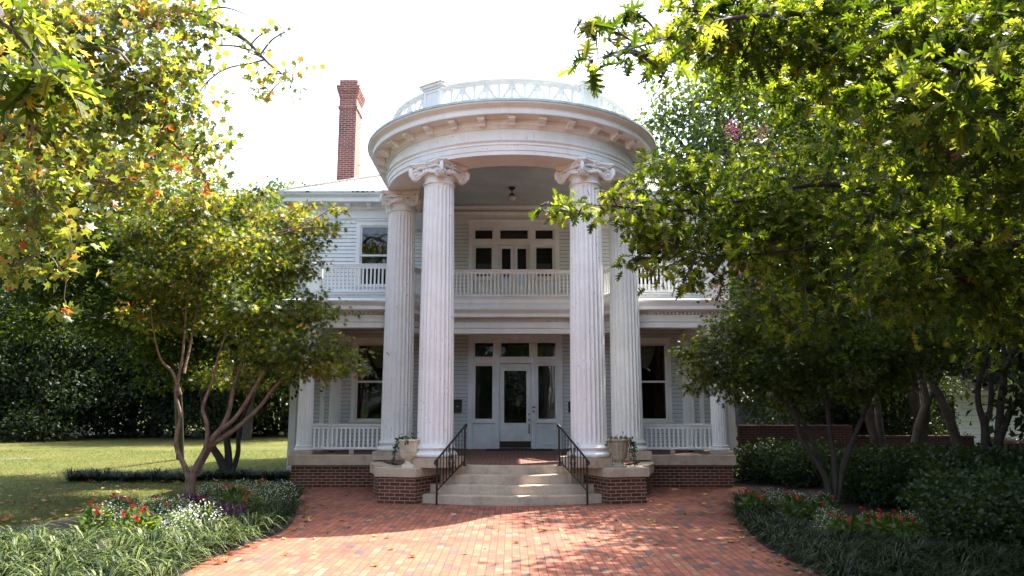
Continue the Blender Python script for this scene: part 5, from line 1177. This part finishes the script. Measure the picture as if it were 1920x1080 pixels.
# ------------------------------------------------------------------ shrubs
def shrub_proto(label, n, size, mat):
    root = empty('shrub', (0, 0, 0), label, 'shrub', 'clipped shrubs under the right hand trees')
    bl = [((.0, 0, .45), (.85, .75, .5), n * .5), ((.45, .1, .4), (.5, .5, .4), n * .2), ((-.45, .05, .42), (.5, .5, .42), n * .2), ((0, -.35, .4), (.5, .4, .4), n * .15)]
    crown('foliage', bl, T_BROAD, mat, size, per=14, spray_r=.14, flat=.8, droop=-.2, tilt=.8, parent=root, shell=.75, tint_c=.5, tint_s=.4)
    m = MB(); st = [([(0, 0, 0), (0, 0, .3)], [.04, .03])]; limbs(m, st, bl, rl=.02); m.build('stems', BARKD, root); return root
shp = shrub_proto('', 5200, .075, LEAF_SHRUB)
SH = [(1438, 900, 19.4, 1.0, 'just right of the porch corner'), (1500, 905, 18.6, .95, 'second from the porch corner'), (1450, 860, 20.4, 1.15, 'against the dark brick wall'), (1530, 880, 20, 1.0, 'behind the right maple stems'), (1600, 890, 18.2, 1.05, 'between the maple and the pale forked trunk'), (1655, 905, 17, 1.1, 'at the foot of the pale forked trunk'), (1715, 900, 17.4, 1.15, 'catching light below the leaning trunks'), (1775, 905, 16.4, 1.1, 'below the long leaning trunk'), (1845, 920, 15.2, 1.1, 'at the foot of the dark many stemmed tree'), (1910, 930, 14.4, 1.1, 'at the right edge before the brick wall'), (1700, 950, 14.6, 1.0, 'dark and low behind the red flowers'), (1770, 960, 14, 1.05, 'dark, second behind the red flowers'), (1840, 985, 13, 1.1, 'dark, in the right corner of the bed'), (1900, 1010, 12.2, 1.1, 'darkest, at the lower right edge'), (1860, 1050, 11.2, 1.0, 'nearest, in the lower right corner'), (1625, 935, 15.6, .9, 'behind the right maple base'), (1920, 970, 13.2, 1.1, 'at the right edge, below the brick wall'), (1905, 1060, 10.2, .9, 'cut off by the lower right corner'), (1830, 1040, 10.9, .8, 'dark, next to the lower right corner')]
for i, (px, py, d, s, w) in enumerate(SH):
    o = shp if i == 0 else copy_tree(shp)
    p = at(px, py, d); o.location = (p[0], p[1], 0); o.scale = (s * RNG.uniform(.9, 1.15), s, s * RNG.uniform(.85, 1.1)); o.rotation_euler[2] = i * 1.3; o['label'] = 'dark glossy leaved shrub ' + w
GX = [(1840, 812, 27.5, .55, 'at the foot of the garage wall'), (1905, 800, 27.2, .8, 'beside the garage at the right edge')]
for px, py, d, s, w in GX:
    o = copy_tree(shp); p = at(px, py, d); o.location = (p[0], p[1], 0); o.scale = (s * 1.4, s, s); o['label'] = 'grey green shrub ' + w; o['group'] = 'shrubs by the garage'

# ------------------------------------------------------------------ flower beds
def liriope_mat():
    m, nt, n, l, b = new_mat('variegated_blade')
    a = n.new('ShaderNodeAttribute'); a.attribute_name = 'tint'
    r1 = ramp(n, [(0, (.005, .014, .004)), (.45, (.014, .032, .007)), (.62, (.05, .09, .015)), (.74, (.42, .44, .13)), (1, (.64, .63, .28))]); l.new(a.outputs['Fac'], r1.inputs[0]); l.new(r1.outputs[0], b.inputs['Base Color']); b.inputs['Roughness'].default_value = .5; b.inputs['Specular IOR Level'].default_value = .3
    t = n.new('ShaderNodeBsdfTranslucent'); l.new(r1.outputs[0], t.inputs['Color']); mx = n.new('ShaderNodeMixShader'); mx.inputs[0].default_value = .25
    l.new(b.outputs[0], mx.inputs[1]); l.new(t.outputs[0], mx.inputs[2]); l.new(mx.outputs[0], n['Material Output'].inputs['Surface']); return m
LIR = liriope_mat()
def blades(name, n, r, h, w, mat, base=.10, cream=.5, arch=1.0, parent=None, seg=6):
    """Arching strap leaves from a tuft; each blade is a strip with a pale edge on either side."""
    V = []; F = []; T = []
    for i in range(n):
        a = RNG.uniform(0, 2 * math.pi); b0 = np.array((math.cos(a), math.sin(a), 0)) * base * RNG.random() ** .5; a2 = a + RNG.normal(0, .5)
        d = np.array((math.cos(a2), math.sin(a2), 0)); s = np.array((-d[1], d[0], 0)); L = RNG.uniform(.75, 1.25); rr = r * L * RNG.uniform(.35, 1.0); hh = h * L * RNG.uniform(.7, 1.1); tw = RNG.normal(0, .25)
        ww = w * RNG.uniform(.7, 1.2); t0 = RNG.random(); o = len(V)
        for k in range(seg + 1):
            t = k / seg; p = b0 + d * rr * t ** 1.2 + np.array((0, 0, hh * (t * 2.0 - t * t * (1.05 + arch * .55)))) + s * tw * .1 * t * t
            p[2] = max(.01, p[2]); q = ww * (1 - t ** 2.5) * .5 + .0006
            for u in (-1, -.45, .45, 1): V.append(p + s * q * u + np.array((0, 0, .12 * q * abs(u)))); T.append((.66 + .34 * t0 if abs(u) == 1 else .45 + .3 * t0) if t0 < cream else .1 + .4 * t0)
        for k in range(seg):
            for u in range(3): F.append((o + 4 * k + u, o + 4 * k + u + 1, o + 4 * k + 4 + u + 1, o + 4 * k + 4 + u))
    me = bpy.data.meshes.new(name); me.from_pydata([tuple(v) for v in V], [], F); at_ = me.attributes.new('tint', 'FLOAT', 'POINT'); at_.data.foreach_set('value', T); me.materials.append(mat)
    o = bpy.data.objects.new(name, me); COL.objects.link(o)
    if parent is not None: o.parent = parent
    return o
lp = [blades('lilyturf_clump', 95, .62, .40, .019, LIR, .12, .5), blades('lilyturf_clump', 90, .66, .36, .019, LIR, .13, .5)]
ld = [blades('lilyturf_clump', 170, .44, .34, .014, LIR, .16, .0), blades('lilyturf_clump', 150, .48, .30, .014, LIR, .14, .12)]
used = set()
def place(proto, p, s, rz, label, cat, group):
    o = proto if proto.name not in used else proto.copy()
    if proto.name in used: COL.objects.link(o)
    used.add(proto.name); o.location = (p[0], p[1], 0); o.scale = (s, s, s * RNG.uniform(.9, 1.15)); o.rotation_euler = (0, 0, rz)
    tag(o, label, cat, group); return o
LL = [(545, 945), (540, 968), (520, 985), (495, 1000), (468, 1012), (440, 1026), (412, 1036), (385, 1046), (355, 1058), (322, 1066), (488, 975), (430, 1003), (385, 1022), (335, 1036), (280, 1048), (300, 1076), (210, 1068), (165, 1064), (120, 1062), (75, 1064), (35, 1068), (-5, 1066), (240, 1092), (180, 1092), (115, 1090), (50, 1092), (-15, 1096), (230, 1030), (160, 1036), (95, 1040), (300, 1112), (200, 1120), (90, 1122), (0, 1126), (535, 928), (40, 1030), (5, 1040), (-20, 1060), (70, 1048)]
for i, (px, py) in enumerate(LL):
    p = ground(px - 2, py - 3); bright = px < 520
    place((lp if bright else ld)[i % 2], p, RNG.uniform(.9, 1.12), RNG.uniform(0, 6.28), 'arching cream edged lilyturf clump in the border of the left flower bed' if bright else 'plain green lilyturf clump at the house end of the left bed', 'plant', 'lilyturf edging of the left bed')
RL = [(1400, 950), (1398, 968), (1408, 985), (1425, 1000), (1448, 1015), (1472, 1028), (1496, 1040), (1520, 1052), (1546, 1064), (1570, 1078), (1430, 975), (1455, 992), (1485, 1006), (1515, 1020), (1548, 1034), (1580, 1046), (1612, 1058), (1645, 1068), (1680, 1064), (1715, 1058), (1750, 1054), (1640, 1040), (1600, 1026), (1700, 1036), (1790, 1066), (1620, 1088), (1680, 1090), (1740, 1086), (1590, 1100), (1800, 1090), (1840, 1078), (1880, 1066), (1910, 1056), (1860, 1096), (1905, 1084), (1650, 1110), (1730, 1106), (1800, 1112), (1835, 1050)]
for i, (px, py) in enumerate(RL):
    p = ground(px - 3, py); place(ld[i % 2], p, RNG.uniform(.9, 1.1), RNG.uniform(0, 6.28), 'dark green lilyturf clump edging the shaded right flower bed', 'plant', 'lilyturf edging of the right bed')
for i, px in enumerate(range(140, 540, 26)):
    p = ground(px, 902 - (px > 420) * 2 + RNG.uniform(-2, 2)); place(ld[i % 2], p, RNG.uniform(.95, 1.25), RNG.uniform(0, 6.28), 'dark lilyturf clump in the low row across the lawn behind the maple', 'plant', 'dark low row on the lawn')
BLW = leaf_mat('white_floret', [(0, (.75, .78, .74)), (1, (.85, .86, .82))], [(0, (.7, .75, .65)), (1, (.8, .8, .75))], .3, .6, .2)
BLR = leaf_mat('red_petal', [(0, (.30, .012, .015)), (1, (.62, .03, .03))], [(0, (.45, .008, .012)), (1, (.7, .02, .025))], .3, .5, .3)
LFG = leaf_mat('bedding_leaf', [(0, (.02, .05, .012)), (.6, (.05, .10, .02)), (1, (.13, .16, .03))], [(0, (.1, .2, .02)), (1, (.45, .5, .05))], .35, .45, .4)
LFP = leaf_mat('purple_strap_leaf', [(0, (.035, .008, .028)), (1, (.13, .03, .09))], [(0, (.1, .02, .08)), (1, (.25, .05, .15))], .2, .4, .4)
def mound(name, r, h, n, tmpl, mat, size, parent=None):
    d = rdir(n); d[:, 2] = np.abs(d[:, 2]); rad = RNG.random(n) ** .35; P = d * rad[:, None] * np.array((r, r, h)); P[:, 2] += .03
    ax = d + RNG.normal(0, .5, (n, 3)); nr = d + np.array((0, 0, .7)) + RNG.normal(0, .5, (n, 3)); return leaves(name, tmpl, P, ax, nr, size * RNG.uniform(.6, 1.3, n), .5 + RNG.normal(0, .25, n), mat, parent)
def flower_white():
    r = empty('white_flower_plant', (0, 0, 0), '', 'flower'); mound('foliage', .36, .40, 520, T_SIMPLE, LFG, .055, r)
    n = 620; d = rdir(n); d[:, 2] = np.abs(d[:, 2]); P = d * (RNG.uniform(.8, 1.12, n))[:, None] * np.array((.38, .38, .44)); leaves('blossom', T_BROAD, P, rdir(n), d + np.array((0, -.3, .6)), .022 * RNG.uniform(.7, 1.3, n), RNG.random(n), BLW, r); return r
def flower_red():
    r = empty('red_flower_plant', (0, 0, 0), '', 'flower'); mound('foliage', .24, .36, 170, T_BROAD, LFG, .10, r)
    P = []
    for k in range(3):
        c = np.array((RNG.uniform(-.17, .17), RNG.uniform(-.2, .1), RNG.uniform(.34, .48))); P.append(c + RNG.normal(0, .020, (9, 3)))
    P = np.concatenate(P); n = len(P); leaves('blossom', T_BROAD, P, rdir(n), rdir(n) + np.array((0, -.5, .5)), .05 * RNG.uniform(.7, 1.2, n), RNG.random(n), BLR, r); return r
def flower_purple():
    r = empty('purple_leaved_plant', (0, 0, 0), '', 'plant'); blades('foliage', 60, .26, .36, .03, LFP, .12, 0, .6, r, 4); return r
FW, FR, FP_ = flower_white(), flower_red(), flower_purple()
def put(proto, pts, s, label, group):
    for px, py in pts:
        o = copy_tree(proto) if proto.get('used') else proto; proto['used'] = True
        p = ground(px, py); k = s * RNG.uniform(.88, 1.15); o.location = (p[0], p[1], 0); o.scale = (k, k, k); o.rotation_euler[2] = RNG.uniform(0, 6.28) if proto is not FR else RNG.uniform(-.8, .8); o['label'] = label; o['group'] = group
        if 'used' in o.keys() and o is not proto: del o['used']
put(FW, [(195, 1000), (330, 1012), (375, 1006), (280, 990), (220, 985), (330, 990)], 1.0, 'mound of tiny white flowers in the front of the left bed', 'white flower mounds, left bed front')
put(FW, [(400, 950), (500, 948), (525, 946), (455, 938), (490, 936), (380, 950)], .95, 'mound of tiny white flowers behind the left maple', 'white flower mounds, left bed back')
put(FR, [(178, 1006), (245, 1000), (268, 1020), (305, 988), (228, 984)], 1.0, 'red flowering bedding plant among white mounds, left of the maple', 'red flowers, left bed front')
put(FR, [(385, 978), (416, 948), (470, 972), (495, 942), (440, 958)], .95, 'red flowering bedding plant between the left maple and the house', 'red flowers, left bed back')
put(FP_, [(385, 988), (400, 984), (418, 990), (432, 982), (408, 996), (445, 988), (375, 980), (365, 960)], 1.0, 'dark purple strap leaved plant at the foot of the left maple', 'purple plants of the left bed')
put(FW, [(1560, 1002), (1640, 1008), (1710, 1006), (1740, 998), (1450, 962), (1490, 965), (1540, 965)], .85, 'shaded mound of small white flowers in the right bed', 'white flower mounds, right bed')
put(FR, [(1580, 1018), (1606, 1018), (1640, 1014), (1676, 1018), (1700, 1012)], .95, 'red flowering bedding plant in the front of the right bed', 'red flowers, right bed front')
put(FR, [(1415, 966), (1418, 972), (1490, 972), (1550, 968), (1530, 975)], .9, 'red flowering bedding plant in the back of the right bed', 'red flowers, right bed back')

# ivy in the urns
def ivy(cx, cy, z0, side, label, nstr):
    r = empty('ivy_plant', (cx, cy, z0 + .5), label, 'plant', 'ivy trailing from the stone urns')
    P = []; A = []; m = MB()
    for k in range(nstr):
        a = RNG.normal(side, .35) if k % 5 else RNG.uniform(0, 6.28); L = RNG.uniform(.15, .62) if abs((a - side + 3.14) % 6.28 - 3.14) < 1.0 else RNG.uniform(.05, .22)
        d = np.array((math.cos(a), math.sin(a), 0)); pts = [np.array((cx, cy, z0 + .52)), np.array((cx, cy, z0 + .58)) + d * .14, np.array((cx, cy, z0 + .555)) + d * .235]
        for q in range(1, 7): pts.append(pts[-1] + np.array((RNG.normal(0, .012) + d[0] * .012, RNG.normal(0, .012) + d[1] * .012, -L / 6)))
        m.tube(pts, .003, 4)
        for i in range(1, len(pts)):
            for _ in range(2): P.append(pts[i] + RNG.normal(0, .018, 3)); A.append(d + RNG.normal(0, .6, 3) + np.array((0, 0, -.6)))
    n = 40; Q = np.stack([cx + RNG.normal(0, .10, n), cy + RNG.normal(0, .10, n), z0 + .55 + np.abs(RNG.normal(0, .05, n))], 1); P = np.concatenate([np.array(P), Q]); A = np.concatenate([np.array(A), rdir(n)])
    leaves('foliage', T_SYC, P, A, RNG.normal(0, .6, P.shape) + np.array((0, -.5, .8)), .05 * RNG.uniform(.6, 1.2, len(P)), .35 + RNG.normal(0, .25, len(P)), LEAF_SHRUB, r); m.build('stems', BARKD, r)
ivy(*URNS[0], math.pi * 1.02, 'dark ivy hanging thickly down the left side of the smooth urn', 10)
ivy(*URNS[1], -.4, 'wispy ivy spilling over the rim of the mossy fluted urn', 10)

# ------------------------------------------------------------------ grass blades and fallen leaves
GRS = leaf_mat('grass_blade', [(0, (.022, .042, .007)), (.5, (.06, .085, .014)), (.8, (.13, .125, .036)), (1, (.24, .19, .09))], [(0, (.2, .3, .04)), (1, (.5, .45, .15))], .35, .6, .2)
n = 70000; P = np.stack([RNG.uniform(-26, -5.0, n), RNG.uniform(-7.5, 16, n), np.zeros(n)], 1)
bp = np.array([p[:2] for p in bedpoly(left_edge[:30], [(-7.4, -9.6), (-8.0, -8.2), (-8.3, -6.5), (-7.5, -4.4), (-6.8, -2.6), (-5.6, -1.0), (-5.3, .4)])])
def inside(P, poly):
    r = np.zeros(len(P), bool); x, y = P[:, 0], P[:, 1]; j = len(poly) - 1
    for i in range(len(poly)):
        c = ((poly[i, 1] > y) != (poly[j, 1] > y)); xi = (poly[j, 0] - poly[i, 0]) * (y - poly[i, 1]) / (poly[j, 1] - poly[i, 1] + 1e-9) + poly[i, 0]; r ^= c & (x < xi); j = i
    return r
P = P[~inside(P, bp)]; P = P[~((P[:, 0] > -6.3) & (P[:, 1] > .2))]; n = len(P)
ax = RNG.normal(0, .5, (n, 3)); ax[:, 2] = 1
t_blade = (np.array([(-.09, 0, 0), (.09, 0, 0), (.05, .6, .05), (0, 1, .2)]), [(0, 1, 2, 3)])
tag(leaves('grass', t_blade, P, ax, rdir(n), .06 * RNG.uniform(.6, 1.3, n), .4 + .25 * np.sin(P[:, 0] * .6) * np.sin(P[:, 1] * .5 + 1) + RNG.normal(0, .2, n), GRS), kind='stuff')
DRY = leaf_mat('dry_leaf', [(0, (.14, .07, .03)), (.35, (.30, .16, .07)), (.6, (.46, .32, .18)), (.85, (.55, .40, .10)), (1, (.40, .10, .03))], [(0, (.2, .1, .04)), (1, (.5, .3, .1))], .2, .7, .25)
def dry_proto(tmpl, size, tint, curl):
    tv, tf = tmpl; V = tv.copy(); V[:, 2] = np.abs(V[:, 0]) * curl + (V[:, 1] - .5) ** 2 * curl * 1.2 + .01 * RNG.random(len(V)); V[:, 1] -= .5; V[:, 2] -= V[:, 2].min() - .02
    me = bpy.data.meshes.new('fallen_leaf'); me.from_pydata([tuple(v * size) for v in V], [], tf); a = me.attributes.new('tint', 'FLOAT', 'POINT'); a.data.foreach_set('value', [tint] * len(V)); me.materials.append(DRY); return me
DP = [dry_proto(T_SYC, .15, .3, .5), dry_proto(T_SYC, .13, .6, .7), dry_proto(T_OAK, .13, .2, .5), dry_proto(T_SYC, .12, .85, .4), dry_proto(T_OAK, .12, .5, .9), dry_proto(T_SYC, .13, 1.0, .5), dry_proto(T_MAPLE, .08, .6, .6)]
def fall(p, label, group, s=1.0, z=.006):
    o = bpy.data.objects.new('fallen_leaf', DP[RNG.integers(len(DP))]); COL.objects.link(o); o.location = (p[0], p[1], z); k = s * RNG.uniform(.6, 1.15); o.scale = (k, k, k * RNG.uniform(.5, 1.3)); o.rotation_euler = (RNG.normal(0, .15), RNG.normal(0, .15), RNG.uniform(0, 6.28)); tag(o, label, 'fallen leaf', group)
LB = 'curled dry leaf lying on the brick paving of the drive'; GB = 'fallen leaves on the brick drive'
for px, py in ((536, 1042), (870, 1040), (705, 1062), (590, 1040), (775, 1046), (1232, 1022), (1080, 1058), (910, 1030), (655, 990), (640, 978), (605, 948), (648, 930), (560, 959), (700, 979), (1015, 978), (1285, 965), (1200, 1045)): fall(ground(px, py), LB, GB, 1.0)
k = 0
while k < 105:
    x, y = RNG.uniform(-4.5, 6.5), RNG.uniform(-8.5, 0); 
    dd = math.hypot(x, y)
    if dd < 3.6 or (x < -4.2 and y < -4): continue
    if RNG.random() > .35 + .65 * (x > 1): continue
    fall((x, y), LB, GB, .95); k += 1
for e, sgn in ((left_edge, 1), (right_edge, -1)):
    for q in range(45):
        p = e[RNG.integers(0, min(len(e), 28))]; fall((p[0] + sgn * abs(RNG.normal(0, .16)) - sgn * .02, p[1] + RNG.normal(0, .15)), 'dry leaf drifted against the lilyturf along the edge of the drive', 'leaves drifted along the beds', .8)
k = 0
while k < 170:
    px, py = RNG.uniform(0, 420), 1000 - 110 * RNG.random() ** .8; p = ground(px, py)
    if inside(np.array([p[:2]]), bp)[0]: continue
    fall(p, 'brown leaf lying in the shaded grass of the left lawn', 'fallen leaves on the left lawn', 1.0, .03); k += 1
